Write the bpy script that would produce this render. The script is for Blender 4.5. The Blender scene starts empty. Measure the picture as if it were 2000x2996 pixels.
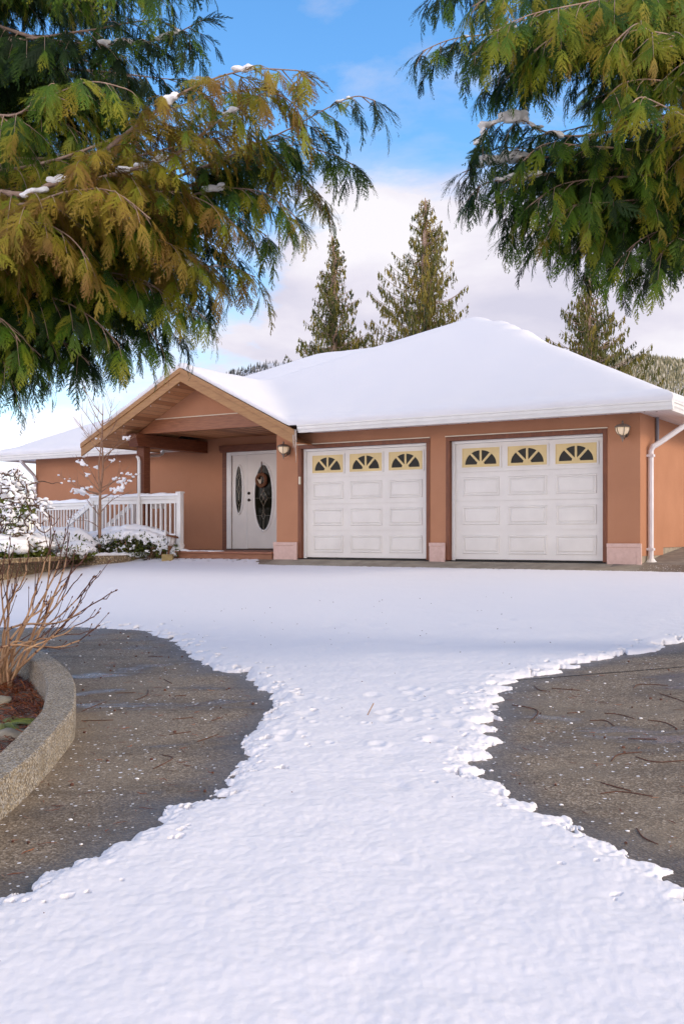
import bpy, bmesh, math, random
import numpy as np
from mathutils import Vector, noise as mnoise

sc = bpy.context.scene
COL = sc.collection
R = random.Random(7)
PI = math.pi

# ------------------------------------------------------------------ frames
F = 3100.0                       # focal length in photo pixels (2000 px wide)
CZ = 0.448                       # camera height over the garage floor
P0 = (-0.728, 20.89)             # house origin: left foot of the first garage door
AX = (0.8453, -0.5343)           # along the garage front, to the right
BX = (0.5343, 0.8453)            # into the house
ROT = math.atan2(AX[1], AX[0])

def H(s, t, z=0.0):
    return (P0[0] + AX[0]*s + BX[0]*t, P0[1] + AX[1]*s + BX[1]*t, z)

def S_at(u, t=0.0):              # s of a sight line on the plane t = const
    k = (u - 1000)/F
    px, py = P0[0] + BX[0]*t, P0[1] + BX[1]*t
    return (k*py - px)/(AX[0] - k*AX[1])

def at(u, v, Y):                 # point on a sight line at distance Y
    return Vector(((u - 1000)/F*Y, Y, CZ + (1567 - v)/F*Y))

def G(t):                        # ground profile: falls gently from the garage towards the street
    t = np.asarray(t, dtype=float)
    return np.where(t < -0.5, -0.13 + 0.061*(np.maximum(t, -40) + 0.5),
                    np.where(t < 0, -0.02 + (t/-0.5)*(-0.11), -0.02))

def t_of(x, y): return BX[0]*(x - P0[0]) + BX[1]*(y - P0[1])
def s_of(x, y): return AX[0]*(x - P0[0]) + AX[1]*(y - P0[1])
def Gxy(x, y): return G(t_of(x, y))

def GH(u, v):                    # where a sight line meets the driveway
    k = (u - 1000)/F
    Y = 1.601/((v - 1567)/F + 0.061*(BX[1] + BX[0]*k))
    return (k*Y, Y)

# ------------------------------------------------------------------ materials
def nodes_of(name):
    m = bpy.data.materials.new(name); m.use_nodes = True
    nt = m.node_tree
    b = nt.nodes['Principled BSDF']
    return m, nt, b

def N(nt, typ, **kw):
    n = nt.nodes.new(typ)
    for k, v in kw.items():
        if k in n.inputs.keys() if hasattr(n.inputs, 'keys') else False:
            n.inputs[k].default_value = v
        else:
            setattr(n, k, v)
    return n

def coords(nt, scale=(1, 1, 1)):
    tc = nt.nodes.new('ShaderNodeTexCoord')
    mp = nt.nodes.new('ShaderNodeMapping'); mp.inputs['Scale'].default_value = scale
    nt.links.new(tc.outputs['Object'], mp.inputs['Vector'])
    return mp.outputs['Vector']

def noise(nt, vec, scale, detail=4, rough=0.55, dist=0.0):
    n = nt.nodes.new('ShaderNodeTexNoise')
    n.inputs['Scale'].default_value = scale; n.inputs['Detail'].default_value = detail
    n.inputs['Roughness'].default_value = rough; n.inputs['Distortion'].default_value = dist
    nt.links.new(vec, n.inputs['Vector'])
    return n.outputs['Fac']

def ramp(nt, fac, stops, interp='LINEAR'):
    r = nt.nodes.new('ShaderNodeValToRGB'); r.color_ramp.interpolation = interp
    el = r.color_ramp.elements
    while len(el) < len(stops): el.new(0.5)
    for e, (p, c) in zip(el, stops):
        e.position = p
        e.color = (c, c, c, 1) if isinstance(c, (int, float)) else (*c, 1)
    nt.links.new(fac, r.inputs['Fac'])
    return r.outputs['Color']

def mix(nt, fac, a, b, mode='MIX'):
    m = nt.nodes.new('ShaderNodeMix'); m.data_type = 'RGBA'; m.blend_type = mode
    for sock, val in ((m.inputs['Factor'], fac), (m.inputs[6], a), (m.inputs[7], b)):
        if isinstance(val, (int, float)): sock.default_value = val
        elif isinstance(val, tuple): sock.default_value = (*val, 1)
        else: nt.links.new(val, sock)
    return m.outputs[2]

def bump(nt, b, height, strength, dist=0.01):
    bp = nt.nodes.new('ShaderNodeBump')
    bp.inputs['Strength'].default_value = strength; bp.inputs['Distance'].default_value = dist
    nt.links.new(height, bp.inputs['Height']); nt.links.new(bp.outputs['Normal'], b.inputs['Normal'])

def simple(name, col, rough=0.6, col2=None, nscale=6, lo=0.35, hi=0.65, bscale=None, bstr=0.2, bdist=0.01, spec=0.4, metal=0.0, vscale=(1, 1, 1)):
    m, nt, b = nodes_of(name)
    b.inputs['Roughness'].default_value = rough
    b.inputs['Specular IOR Level'].default_value = spec
    b.inputs['Metallic'].default_value = metal
    b.inputs['Base Color'].default_value = (*col, 1)
    vec = coords(nt, vscale)
    if col2:
        f = noise(nt, vec, nscale, 5)
        nt.links.new(mix(nt, ramp(nt, f, [(lo, 0.0), (hi, 1.0)]), col, col2), b.inputs['Base Color'])
    if bscale:
        bump(nt, b, noise(nt, vec, bscale, 4), bstr, bdist)
    return m

M = {}
M['white'] = simple('white_paint', (0.77, 0.75, 0.71), 0.38, (0.71, 0.69, 0.65), 3, bscale=40, bstr=0.03)
M['door_white'] = simple('door_paint', (0.73, 0.69, 0.63), 0.42, (0.66, 0.62, 0.565), 2.5, 0.3, 0.7, bscale=60, bstr=0.04, bdist=0.004)
M['pipe'] = simple('downspout_enamel', (0.72, 0.69, 0.70), 0.35, (0.62, 0.59, 0.60), 4)
M['wood_dark'] = simple('stained_timber', (0.115, 0.034, 0.015), 0.5, (0.19, 0.064, 0.027), 5, 0.35, 0.7, bscale=30, bstr=0.15, vscale=(1.2, 1.2, 9))
M['beam'] = simple('stained_beam', (0.19, 0.066, 0.029), 0.5, (0.32, 0.125, 0.054), 4, 0.3, 0.7, bscale=30, bstr=0.15, vscale=(1, 1, 10))
M['trim'] = simple('door_trim_stain', (0.125, 0.036, 0.013), 0.5, (0.20, 0.062, 0.022), 6, 0.35, 0.7, bscale=40, bstr=0.1, vscale=(6, 6, 0.8))
M['rake'] = simple('cedar_fascia', (0.38, 0.20, 0.075), 0.55, (0.27, 0.125, 0.047), 5, 0.35, 0.75, bscale=30, bstr=0.12, vscale=(1, 1, 8))
M['yellow'] = simple('yellowed_plastic', (0.66, 0.50, 0.225), 0.45, (0.60, 0.455, 0.21), 5)
M['pink'] = simple('pink_plinth_paint', (0.62, 0.43, 0.365), 0.8, (0.55, 0.37, 0.31), 14, bscale=160, bstr=0.25, bdist=0.004)
M['metal'] = simple('bronze_metal', (0.17, 0.13, 0.105), 0.5, (0.25, 0.20, 0.16), 30, metal=0.5)
M['brass'] = simple('dark_bronze', (0.05, 0.03, 0.02), 0.35, metal=0.8)
M['cream'] = simple('cream_plastic', (0.68, 0.60, 0.46), 0.5)
M['deck'] = simple('deck_boards', (0.20, 0.072, 0.038), 0.6, (0.28, 0.115, 0.06), 6, bscale=40, bstr=0.15, vscale=(1, 8, 8))
M['found'] = simple('foundation_concrete', (0.36, 0.30, 0.22), 0.9, (0.24, 0.20, 0.15), 9, bscale=60, bstr=0.3)
M['grey_pipe'] = simple('grey_conduit', (0.22, 0.22, 0.25), 0.5)
M['shingle'] = simple('dark_shingle', (0.05, 0.045, 0.045), 0.9, (0.09, 0.08, 0.08), 20, bscale=60, bstr=0.4)
M['bark'] = simple('cedar_bark', (0.24, 0.15, 0.105), 0.85, (0.40, 0.29, 0.22), 14, 0.3, 0.7, bscale=50, bstr=0.5, vscale=(1, 1, 0.5))
M['sapling_bark'] = simple('sapling_bark', (0.36, 0.215, 0.13), 0.75, (0.24, 0.13, 0.08), 12, bscale=60, bstr=0.3)
M['stem'] = simple('tan_stem_bark', (0.48, 0.30, 0.165), 0.75, (0.30, 0.165, 0.09), 9, 0.35, 0.65, bscale=80, bstr=0.3)
M['twig'] = simple('red_brown_twig', (0.075, 0.03, 0.02), 0.8, (0.13, 0.055, 0.035), 20)
M['dark_twig'] = simple('dark_twig_bark', (0.085, 0.05, 0.032), 0.8, (0.16, 0.09, 0.05), 20)
M['wreath'] = simple('vine_wreath', (0.20, 0.085, 0.04), 0.9, (0.11, 0.045, 0.02), 70, bscale=120, bstr=0.8)
M['antler'] = simple('bleached_antler', (0.70, 0.60, 0.46), 0.6)
M['rock'] = simple('bed_stone', (0.33, 0.29, 0.22), 0.9, (0.22, 0.20, 0.16), 9, bscale=25, bstr=0.6)
M['block'] = simple('weathered_block', (0.34, 0.25, 0.10), 0.85, (0.25, 0.18, 0.08), 14, bscale=50, bstr=0.3)
M['soil'] = simple('needle_mulch', (0.10, 0.035, 0.018), 0.95, (0.17, 0.065, 0.028), 30, bscale=70, bstr=0.8, bdist=0.03)
M['path'] = simple('side_path_concrete', (0.24, 0.205, 0.165), 0.9, (0.16, 0.135, 0.11), 5, bscale=60, bstr=0.4)
M['fern'] = simple('fern_leaf', (0.10, 0.15, 0.02), 0.6, (0.20, 0.20, 0.04), 12)
M['wire'] = simple('lamp_wire', (0.30, 0.22, 0.15), 0.5, metal=0.5)

def m_stucco():
    m, nt, b = nodes_of('terracotta_stucco')
    vec = coords(nt)
    f = noise(nt, vec, 1.3, 4)
    base = mix(nt, ramp(nt, f, [(0.35, 0.0), (0.7, 1.0)]), (0.455, 0.222, 0.126), (0.40, 0.19, 0.106))
    g = noise(nt, vec, 85, 3)
    base = mix(nt, ramp(nt, g, [(0.35, 0.0), (0.7, 0.35)]), base, (0.36, 0.165, 0.088))
    nt.links.new(base, b.inputs['Base Color'])
    b.inputs['Roughness'].default_value = 0.9; b.inputs['Specular IOR Level'].default_value = 0.15
    bump(nt, b, noise(nt, vec, 120, 3), 0.5, 0.006)
    return m
M['stucco'] = m_stucco()

def m_planks():
    m, nt, b = nodes_of('cedar_soffit_planks')
    tc = nt.nodes.new('ShaderNodeTexCoord')
    sep = nt.nodes.new('ShaderNodeSeparateXYZ'); nt.links.new(tc.outputs['Object'], sep.inputs[0])
    mul = N(nt, 'ShaderNodeMath', operation='MULTIPLY'); mul.inputs[1].default_value = 8.5
    nt.links.new(sep.outputs['X'], mul.inputs[0])
    fl = N(nt, 'ShaderNodeMath', operation='FLOOR'); nt.links.new(mul.outputs[0], fl.inputs[0])
    fr = N(nt, 'ShaderNodeMath', operation='FRACT'); nt.links.new(mul.outputs[0], fr.inputs[0])
    wn = N(nt, 'ShaderNodeTexWhiteNoise', noise_dimensions='1D'); nt.links.new(fl.outputs[0], wn.inputs['W'])
    tint = ramp(nt, wn.outputs['Value'], [(0.0, (0.26, 0.10, 0.04)), (0.25, (0.52, 0.24, 0.10)), (0.7, (0.60, 0.30, 0.14)), (1.0, (0.66, 0.36, 0.18))])
    vec = coords(nt, (14, 1.2, 14))
    gr = noise(nt, vec, 4, 5)
    tint = mix(nt, ramp(nt, gr, [(0.35, 0.0), (0.75, 0.45)]), tint, (0.22, 0.09, 0.04))
    vo = nt.nodes.new('ShaderNodeTexVoronoi'); vo.inputs['Scale'].default_value = 4.2
    nt.links.new(tc.outputs['Object'], vo.inputs['Vector'])
    tint = mix(nt, ramp(nt, vo.outputs['Distance'], [(0.0, 1.0), (0.07, 0.0)]), tint, (0.10, 0.035, 0.015))
    groove = ramp(nt, fr.outputs[0], [(0.0, 0.0), (0.05, 1.0), (0.95, 1.0), (1.0, 0.0)])
    nt.links.new(mix(nt, groove, (0.06, 0.025, 0.012), tint), b.inputs['Base Color'])
    b.inputs['Roughness'].default_value = 0.55
    bump(nt, b, groove, 0.6, 0.01)
    return m
M['planks'] = m_planks()

def m_snow(name='snow', fine=1.0, tint=(0.80, 0.785, 0.81)):
    m, nt, b = nodes_of(name)
    vec = coords(nt)
    b.inputs['Base Color'].default_value = (*tint, 1)
    b.inputs['Roughness'].default_value = 0.65; b.inputs['Specular IOR Level'].default_value = 0.25
    a = noise(nt, vec, 26, 6, 0.65)
    c = noise(nt, vec, 140, 3, 0.6)
    ad = N(nt, 'ShaderNodeMath', operation='MULTIPLY_ADD'); ad.inputs[1].default_value = 0.25
    nt.links.new(c, ad.inputs[0]); nt.links.new(a, ad.inputs[2])
    bump(nt, b, ad.outputs[0], 0.35*fine, 0.02)
    return m
M['snow'] = m_snow('trampled_snow', 0.45)
M['roof_snow'] = m_snow('roof_snow', 0.45, (0.79, 0.775, 0.785))
M['clump_snow'] = m_snow('clump_snow', 0.6, (0.87, 0.865, 0.87))

def m_glass():
    m, nt, b = nodes_of('dark_glass')
    vec = coords(nt)
    f = noise(nt, vec, 5, 3)
    nt.links.new(mix(nt, f, (0.004, 0.004, 0.003), (0.014, 0.014, 0.008)), b.inputs['Base Color'])
    b.inputs['Roughness'].default_value = 0.05; b.inputs['Specular IOR Level'].default_value = 0.12
    return m
M['glass'] = m_glass()
M['came'] = simple('lead_came', (0.55, 0.52, 0.42), 0.35, metal=0.6)

def m_lampglass():
    m, nt, b = nodes_of('frosted_lamp_glass')
    b.inputs['Base Color'].default_value = (0.72, 0.58, 0.42, 1)
    b.inputs['Roughness'].default_value = 0.25
    b.inputs['Emission Color'].default_value = (1.0, 0.72, 0.42, 1)
    b.inputs['Emission Strength'].default_value = 0.18
    return m
M['lampglass'] = m_lampglass()

def m_clearice():
    m, nt, b = nodes_of('icicle_ice')
    b.inputs['Base Color'].default_value = (0.85, 0.75, 0.66, 1)
    b.inputs['Roughness'].default_value = 0.1
    b.inputs['Transmission Weight'].default_value = 0.6; b.inputs['IOR'].default_value = 1.31
    return m
M['ice'] = m_clearice()

def m_soffit():
    m, nt, b = nodes_of('vented_soffit')
    tc = nt.nodes.new('ShaderNodeTexCoord')
    sep = nt.nodes.new('ShaderNodeSeparateXYZ'); nt.links.new(tc.outputs['Object'], sep.inputs[0])
    mul = N(nt, 'ShaderNodeMath', operation='MULTIPLY'); mul.inputs[1].default_value = 9.0
    nt.links.new(sep.outputs['X'], mul.inputs[0])
    fr = N(nt, 'ShaderNodeMath', operation='FRACT'); nt.links.new(mul.outputs[0], fr.inputs[0])
    g = ramp(nt, fr.outputs[0], [(0.0, 0.0), (0.07, 1.0), (1.0, 1.0)])
    nt.links.new(mix(nt, g, (0.42, 0.38, 0.39), (0.74, 0.70, 0.71)), b.inputs['Base Color'])
    b.inputs['Roughness'].default_value = 0.5
    bump(nt, b, g, 0.5, 0.006)
    return m
M['soffit'] = m_soffit()

def wm_mul(nt, a, k, c=0.0):
    n = nt.nodes.new('ShaderNodeMath'); n.operation = 'MULTIPLY_ADD'; n.inputs[1].default_value = k; n.inputs[2].default_value = c
    nt.links.new(a, n.inputs[0]); return n.outputs[0]

def m_concrete():
    m, nt, b = nodes_of('exposed_aggregate_driveway')
    vec = coords(nt)
    vo = nt.nodes.new('ShaderNodeTexVoronoi'); vo.inputs['Scale'].default_value = 95
    nt.links.new(vec, vo.inputs['Vector'])
    sepc = nt.nodes.new('ShaderNodeSeparateColor'); nt.links.new(vo.outputs['Color'], sepc.inputs[0])
    peb = ramp(nt, sepc.outputs['Red'], [(0.0, (0.125, 0.094, 0.064)), (0.5, (0.205, 0.157, 0.108)), (0.85, (0.29, 0.23, 0.165)), (1.0, (0.40, 0.34, 0.27))])
    # damp stains with long, dragged shapes
    v2 = coords(nt, (0.55, 1.5, 1))
    st = noise(nt, v2, 1.5, 6, 0.6, 0.6)
    stain = ramp(nt, st, [(0.38, 0.8), (0.54, 0.0)])
    colr = mix(nt, stain, peb, mix(nt, 0.62, peb, (0.068, 0.053, 0.042)))
    sand = ramp(nt, noise(nt, vec, 0.9, 5), [(0.52, 0.0), (0.68, 0.55)])
    colr = mix(nt, sand, colr, (0.26, 0.21, 0.15))
    da = nt.nodes.new('ShaderNodeAttribute'); da.attribute_name = 'tint'
    colr = mix(nt, wm_mul(nt, da.outputs['Fac'], 0.80), colr, mix(nt, 0.55, colr, (0.045, 0.038, 0.034)))
    # dusting of snow grains
    vs = nt.nodes.new('ShaderNodeTexVoronoi'); vs.inputs['Scale'].default_value = 30
    nt.links.new(vec, vs.inputs['Vector'])
    ss = nt.nodes.new('ShaderNodeSeparateColor'); nt.links.new(vs.outputs['Color'], ss.inputs[0])
    siz = N(nt, 'ShaderNodeMath', operation='MULTIPLY_ADD'); siz.inputs[1].default_value = 0.80; siz.inputs[2].default_value = -0.56
    nt.links.new(ss.outputs['Green'], siz.inputs[0])
    clus = N(nt, 'ShaderNodeMath', operation='MULTIPLY_ADD'); clus.inputs[1].default_value = 0.55; clus.inputs[2].default_value = -0.26
    nt.links.new(noise(nt, vec, 1.1, 3), clus.inputs[0])
    siz2 = N(nt, 'ShaderNodeMath', operation='ADD'); nt.links.new(siz.outputs[0], siz2.inputs[0]); nt.links.new(clus.outputs[0], siz2.inputs[1])
    lt = N(nt, 'ShaderNodeMath', operation='LESS_THAN'); nt.links.new(vs.outputs['Distance'], lt.inputs[0]); nt.links.new(siz2.outputs[0], lt.inputs[1])
    colr = mix(nt, lt.outputs[0], colr, (0.72, 0.72, 0.74))
    nt.links.new(colr, b.inputs['Base Color'])
    wet = ramp(nt, st, [(0.33, 0.22), (0.40, 0.8)])
    nt.links.new(mix(nt, wm_mul(nt, da.outputs['Fac'], 0.9), wet, (0.34, 0.34, 0.34)), b.inputs['Roughness'])
    b.inputs['Specular IOR Level'].default_value = 0.35
    bump(nt, b, vo.outputs['Distance'], 0.35, 0.006)
    return m
M['concrete'] = m_concrete()

def m_aggregate(name, cols, scale, top=0.0):
    m, nt, b = nodes_of(name)
    vec = coords(nt)
    vo = nt.nodes.new('ShaderNodeTexVoronoi'); vo.inputs['Scale'].default_value = scale
    nt.links.new(vec, vo.inputs['Vector'])
    sepc = nt.nodes.new('ShaderNodeSeparateColor'); nt.links.new(vo.outputs['Color'], sepc.inputs[0])
    n = len(cols)
    peb = ramp(nt, sepc.outputs['Red'], [(i/(n - 1), c) for i, c in enumerate(cols)])
    gap = ramp(nt, vo.outputs['Distance'], [(0.45, 0.0), (0.8, 0.8)])
    peb = mix(nt, gap, peb, (0.06, 0.05, 0.04))
    dirt = ramp(nt, noise(nt, vec, 4, 5), [(0.45, 0.0), (0.75, 0.6)])
    peb = mix(nt, dirt, peb, mix(nt, 0.6, peb, (0.09, 0.075, 0.055)))
    nt.links.new(peb, b.inputs['Base Color'])
    b.inputs['Roughness'].default_value = 0.8
    bump(nt, b, vo.outputs['Distance'], -0.8, 0.01)
    return m
M['agg'] = m_aggregate('pebble_aggregate', [(0.12, 0.09, 0.06), (0.26, 0.20, 0.12), (0.34, 0.28, 0.19), (0.30, 0.29, 0.28), (0.55, 0.48, 0.36)], 105)
M['agg_far'] = m_aggregate('pebble_aggregate_kerb', [(0.12, 0.08, 0.045), (0.24, 0.16, 0.08), (0.34, 0.25, 0.13), (0.20, 0.14, 0.08), (0.60, 0.50, 0.34)], 34)

def m_leaf(name, stops, trans=0.28, rough=0.55):
    """foliage: each spray carries its own leaf colour ('tint')"""
    m, nt, b = nodes_of(name)
    at_ = nt.nodes.new('ShaderNodeAttribute'); at_.attribute_name = 'tint'
    c = ramp(nt, at_.outputs['Fac'], stops)
    nt.links.new(c, b.inputs['Base Color'])
    b.inputs['Roughness'].default_value = rough; b.inputs['Specular IOR Level'].default_value = 0.3
    tr = nt.nodes.new('ShaderNodeBsdfTranslucent'); nt.links.new(c, tr.inputs['Color'])
    ms = nt.nodes.new('ShaderNodeMixShader'); ms.inputs[0].default_value = trans
    nt.links.new(b.outputs[0], ms.inputs[1]); nt.links.new(tr.outputs[0], ms.inputs[2])
    nt.links.new(ms.outputs[0], nt.nodes['Material Output'].inputs['Surface'])
    return m
M['cedar_leaf'] = m_leaf('cedar_foliage', [(0.0, (0.010, 0.026, 0.006)), (0.22, (0.026, 0.066, 0.008)), (0.40, (0.085, 0.165, 0.011)), (0.55, (0.225, 0.245, 0.016)), (0.75, (0.275, 0.205, 0.021)), (1.0, (0.215, 0.120, 0.028))])
M['cypress_leaf'] = m_leaf('cypress_foliage', [(0.0, (0.026, 0.040, 0.010)), (0.5, (0.115, 0.115, 0.017)), (1.0, (0.28, 0.205, 0.030))], 0.2)
M['shrub_leaf'] = m_leaf('shrub_foliage', [(0.0, (0.022, 0.032, 0.010)), (0.4, (0.07, 0.085, 0.014)), (0.75, (0.13, 0.17, 0.016)), (1.0, (0.22, 0.20, 0.05))], 0.2)
M['needle'] = m_leaf('fallen_needles', [(0.0, (0.10, 0.026, 0.012)), (0.5, (0.30, 0.085, 0.022)), (1.0, (0.50, 0.22, 0.085))], 0.1)
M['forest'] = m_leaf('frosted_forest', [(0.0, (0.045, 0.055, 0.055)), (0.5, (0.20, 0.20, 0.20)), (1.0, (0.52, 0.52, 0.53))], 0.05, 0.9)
M['forest_sun'] = m_leaf('sunlit_frosted_forest', [(0.0, (0.11, 0.115, 0.055)), (0.45, (0.36, 0.31, 0.18)), (1.0, (0.74, 0.68, 0.56))], 0.05, 0.9)  # frosted woods with the warm sunlight put into the tree colours

# ------------------------------------------------------------------ mesh builder
ORG = {}

class MB:
    def __init__(self): self.v = []; self.f = []; self.tint = None
    def add(self, vs, fs):
        o = len(self.v); self.v += [tuple(p) for p in vs]; self.f += [tuple(i + o for i in q) for q in fs]
    def box(self, x0, x1, y0, y1, z0, z1):
        self.add([(x0, y0, z0), (x1, y0, z0), (x1, y1, z0), (x0, y1, z0), (x0, y0, z1), (x1, y0, z1), (x1, y1, z1), (x0, y1, z1)],
                 [(0, 3, 2, 1), (4, 5, 6, 7), (0, 1, 5, 4), (1, 2, 6, 5), (2, 3, 7, 6), (3, 0, 4, 7)])
    def prism(self, poly, d0, d1, axis='y'):
        """polygon in (x, z), counter-clockwise seen from -y, extruded in y (or polygon (y,z) in x)"""
        n = len(poly)
        if axis == 'y': vs = [(a, d0, c) for a, c in poly] + [(a, d1, c) for a, c in poly]
        elif axis == 'x': vs = [(d0, a, c) for a, c in poly] + [(d1, a, c) for a, c in poly]
        else: vs = [(a, c, d0) for a, c in poly] + [(a, c, d1) for a, c in poly]
        fs = [tuple(range(n)), tuple(range(2*n - 1, n - 1, -1))]
        for i in range(n):
            j = (i + 1) % n; fs.append((i, i + n, j + n, j))
        self.add(vs, fs)
    def tube(self, pts, rad, n=6, cap=True):
        pts = [Vector(p) for p in pts]
        if isinstance(rad, (int, float)): rad = [rad]*len(pts)
        o = len(self.v); prev = None
        for i, p in enumerate(pts):
            d = (pts[min(i + 1, len(pts) - 1)] - pts[max(i - 1, 0)])
            if d.length < 1e-9: d = Vector((0, 0, 1))
            d.normalize()
            if prev is None:
                up = Vector((0, 0, 1)) if abs(d.z) < 0.9 else Vector((1, 0, 0))
                sx = d.cross(up).normalized()
            else:
                sx = (prev - d*prev.dot(d)).normalized()
            prev = sx; sy = d.cross(sx)
            for k in range(n):
                a = 2*PI*k/n
                self.v.append(tuple(p + (sx*math.cos(a) + sy*math.sin(a))*rad[i]))
        for i in range(len(pts) - 1):
            for k in range(n):
                a = o + i*n + k; b2 = o + i*n + (k + 1) % n
                self.f.append((a, b2, b2 + n, a + n))
        if cap:
            self.f.append(tuple(o + k for k in range(n - 1, -1, -1)))
            self.f.append(tuple(o + (len(pts) - 1)*n + k for k in range(n)))
    def lathe(self, prof, c, n=16):
        """profile of (radius, z) around a vertical axis through c"""
        o = len(self.v)
        for r_, z in prof:
            for k in range(n):
                a = 2*PI*k/n
                self.v.append((c[0] + r_*math.cos(a), c[1] + r_*math.sin(a), c[2] + z))
        for i in range(len(prof) - 1):
            for k in range(n):
                a = o + i*n + k; b2 = o + i*n + (k + 1) % n
                self.f.append((a, b2, b2 + n, a + n))
        self.f.append(tuple(o + k for k in range(n - 1, -1, -1)))
        self.f.append(tuple(o + (len(prof) - 1)*n + k for k in range(n)))
    def blob(self, c, r, rng, sub=1, amp=0.25):
        """lumpy clump; r is a radius or three radii"""
        if isinstance(r, (int, float)): r = (r, r, r*0.75)
        V_, F_ = ICO[sub]
        off = Vector((rng.uniform(-50, 50), rng.uniform(-50, 50), rng.uniform(-50, 50)))
        vs = []
        for p in V_:
            d = 1 + amp*mnoise.noise(p*1.6 + off) + amp*0.5*mnoise.noise(p*3.7 + off)
            vs.append((c[0] + p.x*r[0]*d, c[1] + p.y*r[1]*d, c[2] + p.z*r[2]*d))
        self.add(vs, F_)
    def build_snow(self, parent, voxel=0.016, it=3):
        o = self.build('snow', M['clump_snow'], parent, smooth=True)
        rm = o.modifiers.new('fuse', 'REMESH'); rm.mode = 'VOXEL'; rm.voxel_size = voxel; rm.use_smooth_shade = True
        sm = o.modifiers.new('settle', 'SMOOTH'); sm.iterations = it; sm.factor = 0.5
        o['kind'] = 'stuff'; return o
    def build(self, name, mat, parent=None, smooth=False, bevel=0.0, local=False):
        """local: coordinates already are the parent's own; else world coordinates"""
        me = bpy.data.meshes.new(name)
        org = (0, 0, 0)
        if parent is not None and not local: org = ORG[parent]
        me.from_pydata([(x - org[0], y - org[1], z - org[2]) for x, y, z in self.v], [], self.f)
        me.materials.append(mat)
        if smooth: me.polygons.foreach_set('use_smooth', [True]*len(me.polygons))
        o = bpy.data.objects.new(name, me); COL.objects.link(o)
        if parent is not None: o.parent = parent
        ORG[o] = org
        if bevel:
            md = o.modifiers.new('edge', 'BEVEL'); md.width = bevel; md.segments = 2; md.limit_method = 'ANGLE'
        return o

def ico(sub):
    bm = bmesh.new(); bmesh.ops.create_icosphere(bm, subdivisions=sub + 1, radius=1)
    v = [p.co.copy() for p in bm.verts]; f = [tuple(q.index for q in p.verts) for p in bm.faces]
    bm.free(); return v, f
ICO = [ico(0), ico(1), ico(2)]

def np_mesh(name, V_, F_, mat, parent=None, tint=None, smooth=False):
    """fast mesh from arrays; F_ all triangles or all quads"""
    org = ORG.get(parent, (0, 0, 0)) if parent is not None else (0, 0, 0)
    V_ = np.asarray(V_, dtype=np.float32) - np.array(org, dtype=np.float32)
    F_ = np.asarray(F_, dtype=np.int32)
    me = bpy.data.meshes.new(name)
    nv, (nf, k) = len(V_), F_.shape
    me.vertices.add(nv); me.vertices.foreach_set('co', V_.ravel())
    me.loops.add(nf*k); me.loops.foreach_set('vertex_index', F_.ravel())
    me.polygons.add(nf); me.polygons.foreach_set('loop_start', np.arange(0, nf*k, k, dtype=np.int32))
    if smooth: me.polygons.foreach_set('use_smooth', np.ones(nf, dtype=bool))
    me.update(calc_edges=True)
    if tint is not None:
        a = me.attributes.new('tint', 'FLOAT', 'POINT'); a.data.foreach_set('value', np.asarray(tint, dtype=np.float32))
    me.materials.append(mat)
    o = bpy.data.objects.new(name, me); COL.objects.link(o)
    if parent is not None: o.parent = parent
    ORG[o] = org
    return o

def tag(o, label=None, cat=None, group=None, kind=None):
    if label: o['label'] = label
    if cat: o['category'] = cat
    if group: o['group'] = group
    if kind: o['kind'] = kind
    return o

def thing(name, loc, label, cat, group=None, rot=0.0):
    o = bpy.data.objects.new(name, None); COL.objects.link(o)
    o.location = loc; o.rotation_euler = (0, 0, rot); o.empty_display_size = 0.2
    ORG[o] = tuple(loc)
    return tag(o, label, cat, group)

# ------------------------------------------------------------------ noise on arrays
_rs = np.random.RandomState(11)
_perm = _rs.permutation(512)
_grad = _rs.uniform(-1, 1, (512, 2)); _grad /= np.linalg.norm(_grad, axis=1)[:, None]
def pn(x, y):
    xi = np.floor(x).astype(int); yi = np.floor(y).astype(int); xf = x - xi; yf = y - yi
    def g(i, j):
        h = _perm[(_perm[(xi + i) % 512] + yi + j) % 512]
        return _grad[h, 0]*(xf - i) + _grad[h, 1]*(yf - j)
    u = xf*xf*xf*(xf*(xf*6 - 15) + 10); v = yf*yf*yf*(yf*(yf*6 - 15) + 10)
    a = g(0, 0)*(1 - u) + g(1, 0)*u; b = g(0, 1)*(1 - u) + g(1, 1)*u
    return (a*(1 - v) + b*v)*1.5
def fbm(x, y, o=4):
    r = 0; a = 1.0; n = 0
    for i in range(o):
        r = r + a*pn(x*2**i + 17.3*i, y*2**i - 9.1*i); n += a; a *= 0.5
    return r/n

def poly_sd(px, py, poly):
    """signed distance to a closed polygon, negative inside"""
    d = np.full(px.shape, 1e9); inside = np.zeros(px.shape, bool); n = len(poly)
    for i in range(n):
        ax, ay = poly[i]; bx, by = poly[(i + 1) % n]
        ex, ey = bx - ax, by - ay
        tt = np.clip(((px - ax)*ex + (py - ay)*ey)/(ex*ex + ey*ey + 1e-12), 0, 1)
        d = np.minimum(d, np.hypot(px - ax - tt*ex, py - ay - tt*ey))
        c = ((ay > py) != (by > py)) & (px < ex*(py - ay)/((by - ay) if abs(by - ay) > 1e-9 else 1e-9) + ax)
        inside ^= c
    return np.where(inside, -d, d)

# ------------------------------------------------------------------ setting: ground, driveway, snow
def strips(name, tl, s0, s1, dz, mat):
    mb = MB()
    for t in tl:
        z = float(G(t)) + dz
        mb.v.append(H(s0, t, z)); mb.v.append(H(s1, t, z))
    for i in range(len(tl) - 1): mb.f.append((2*i, 2*i + 1, 2*i + 3, 2*i + 2))
    return mb.build(name, mat)
tag(strips('ground', [-3000, -40, -0.5, 0, 3000], -3000, 3000, -0.03, M['roof_snow']), kind='structure')

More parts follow.
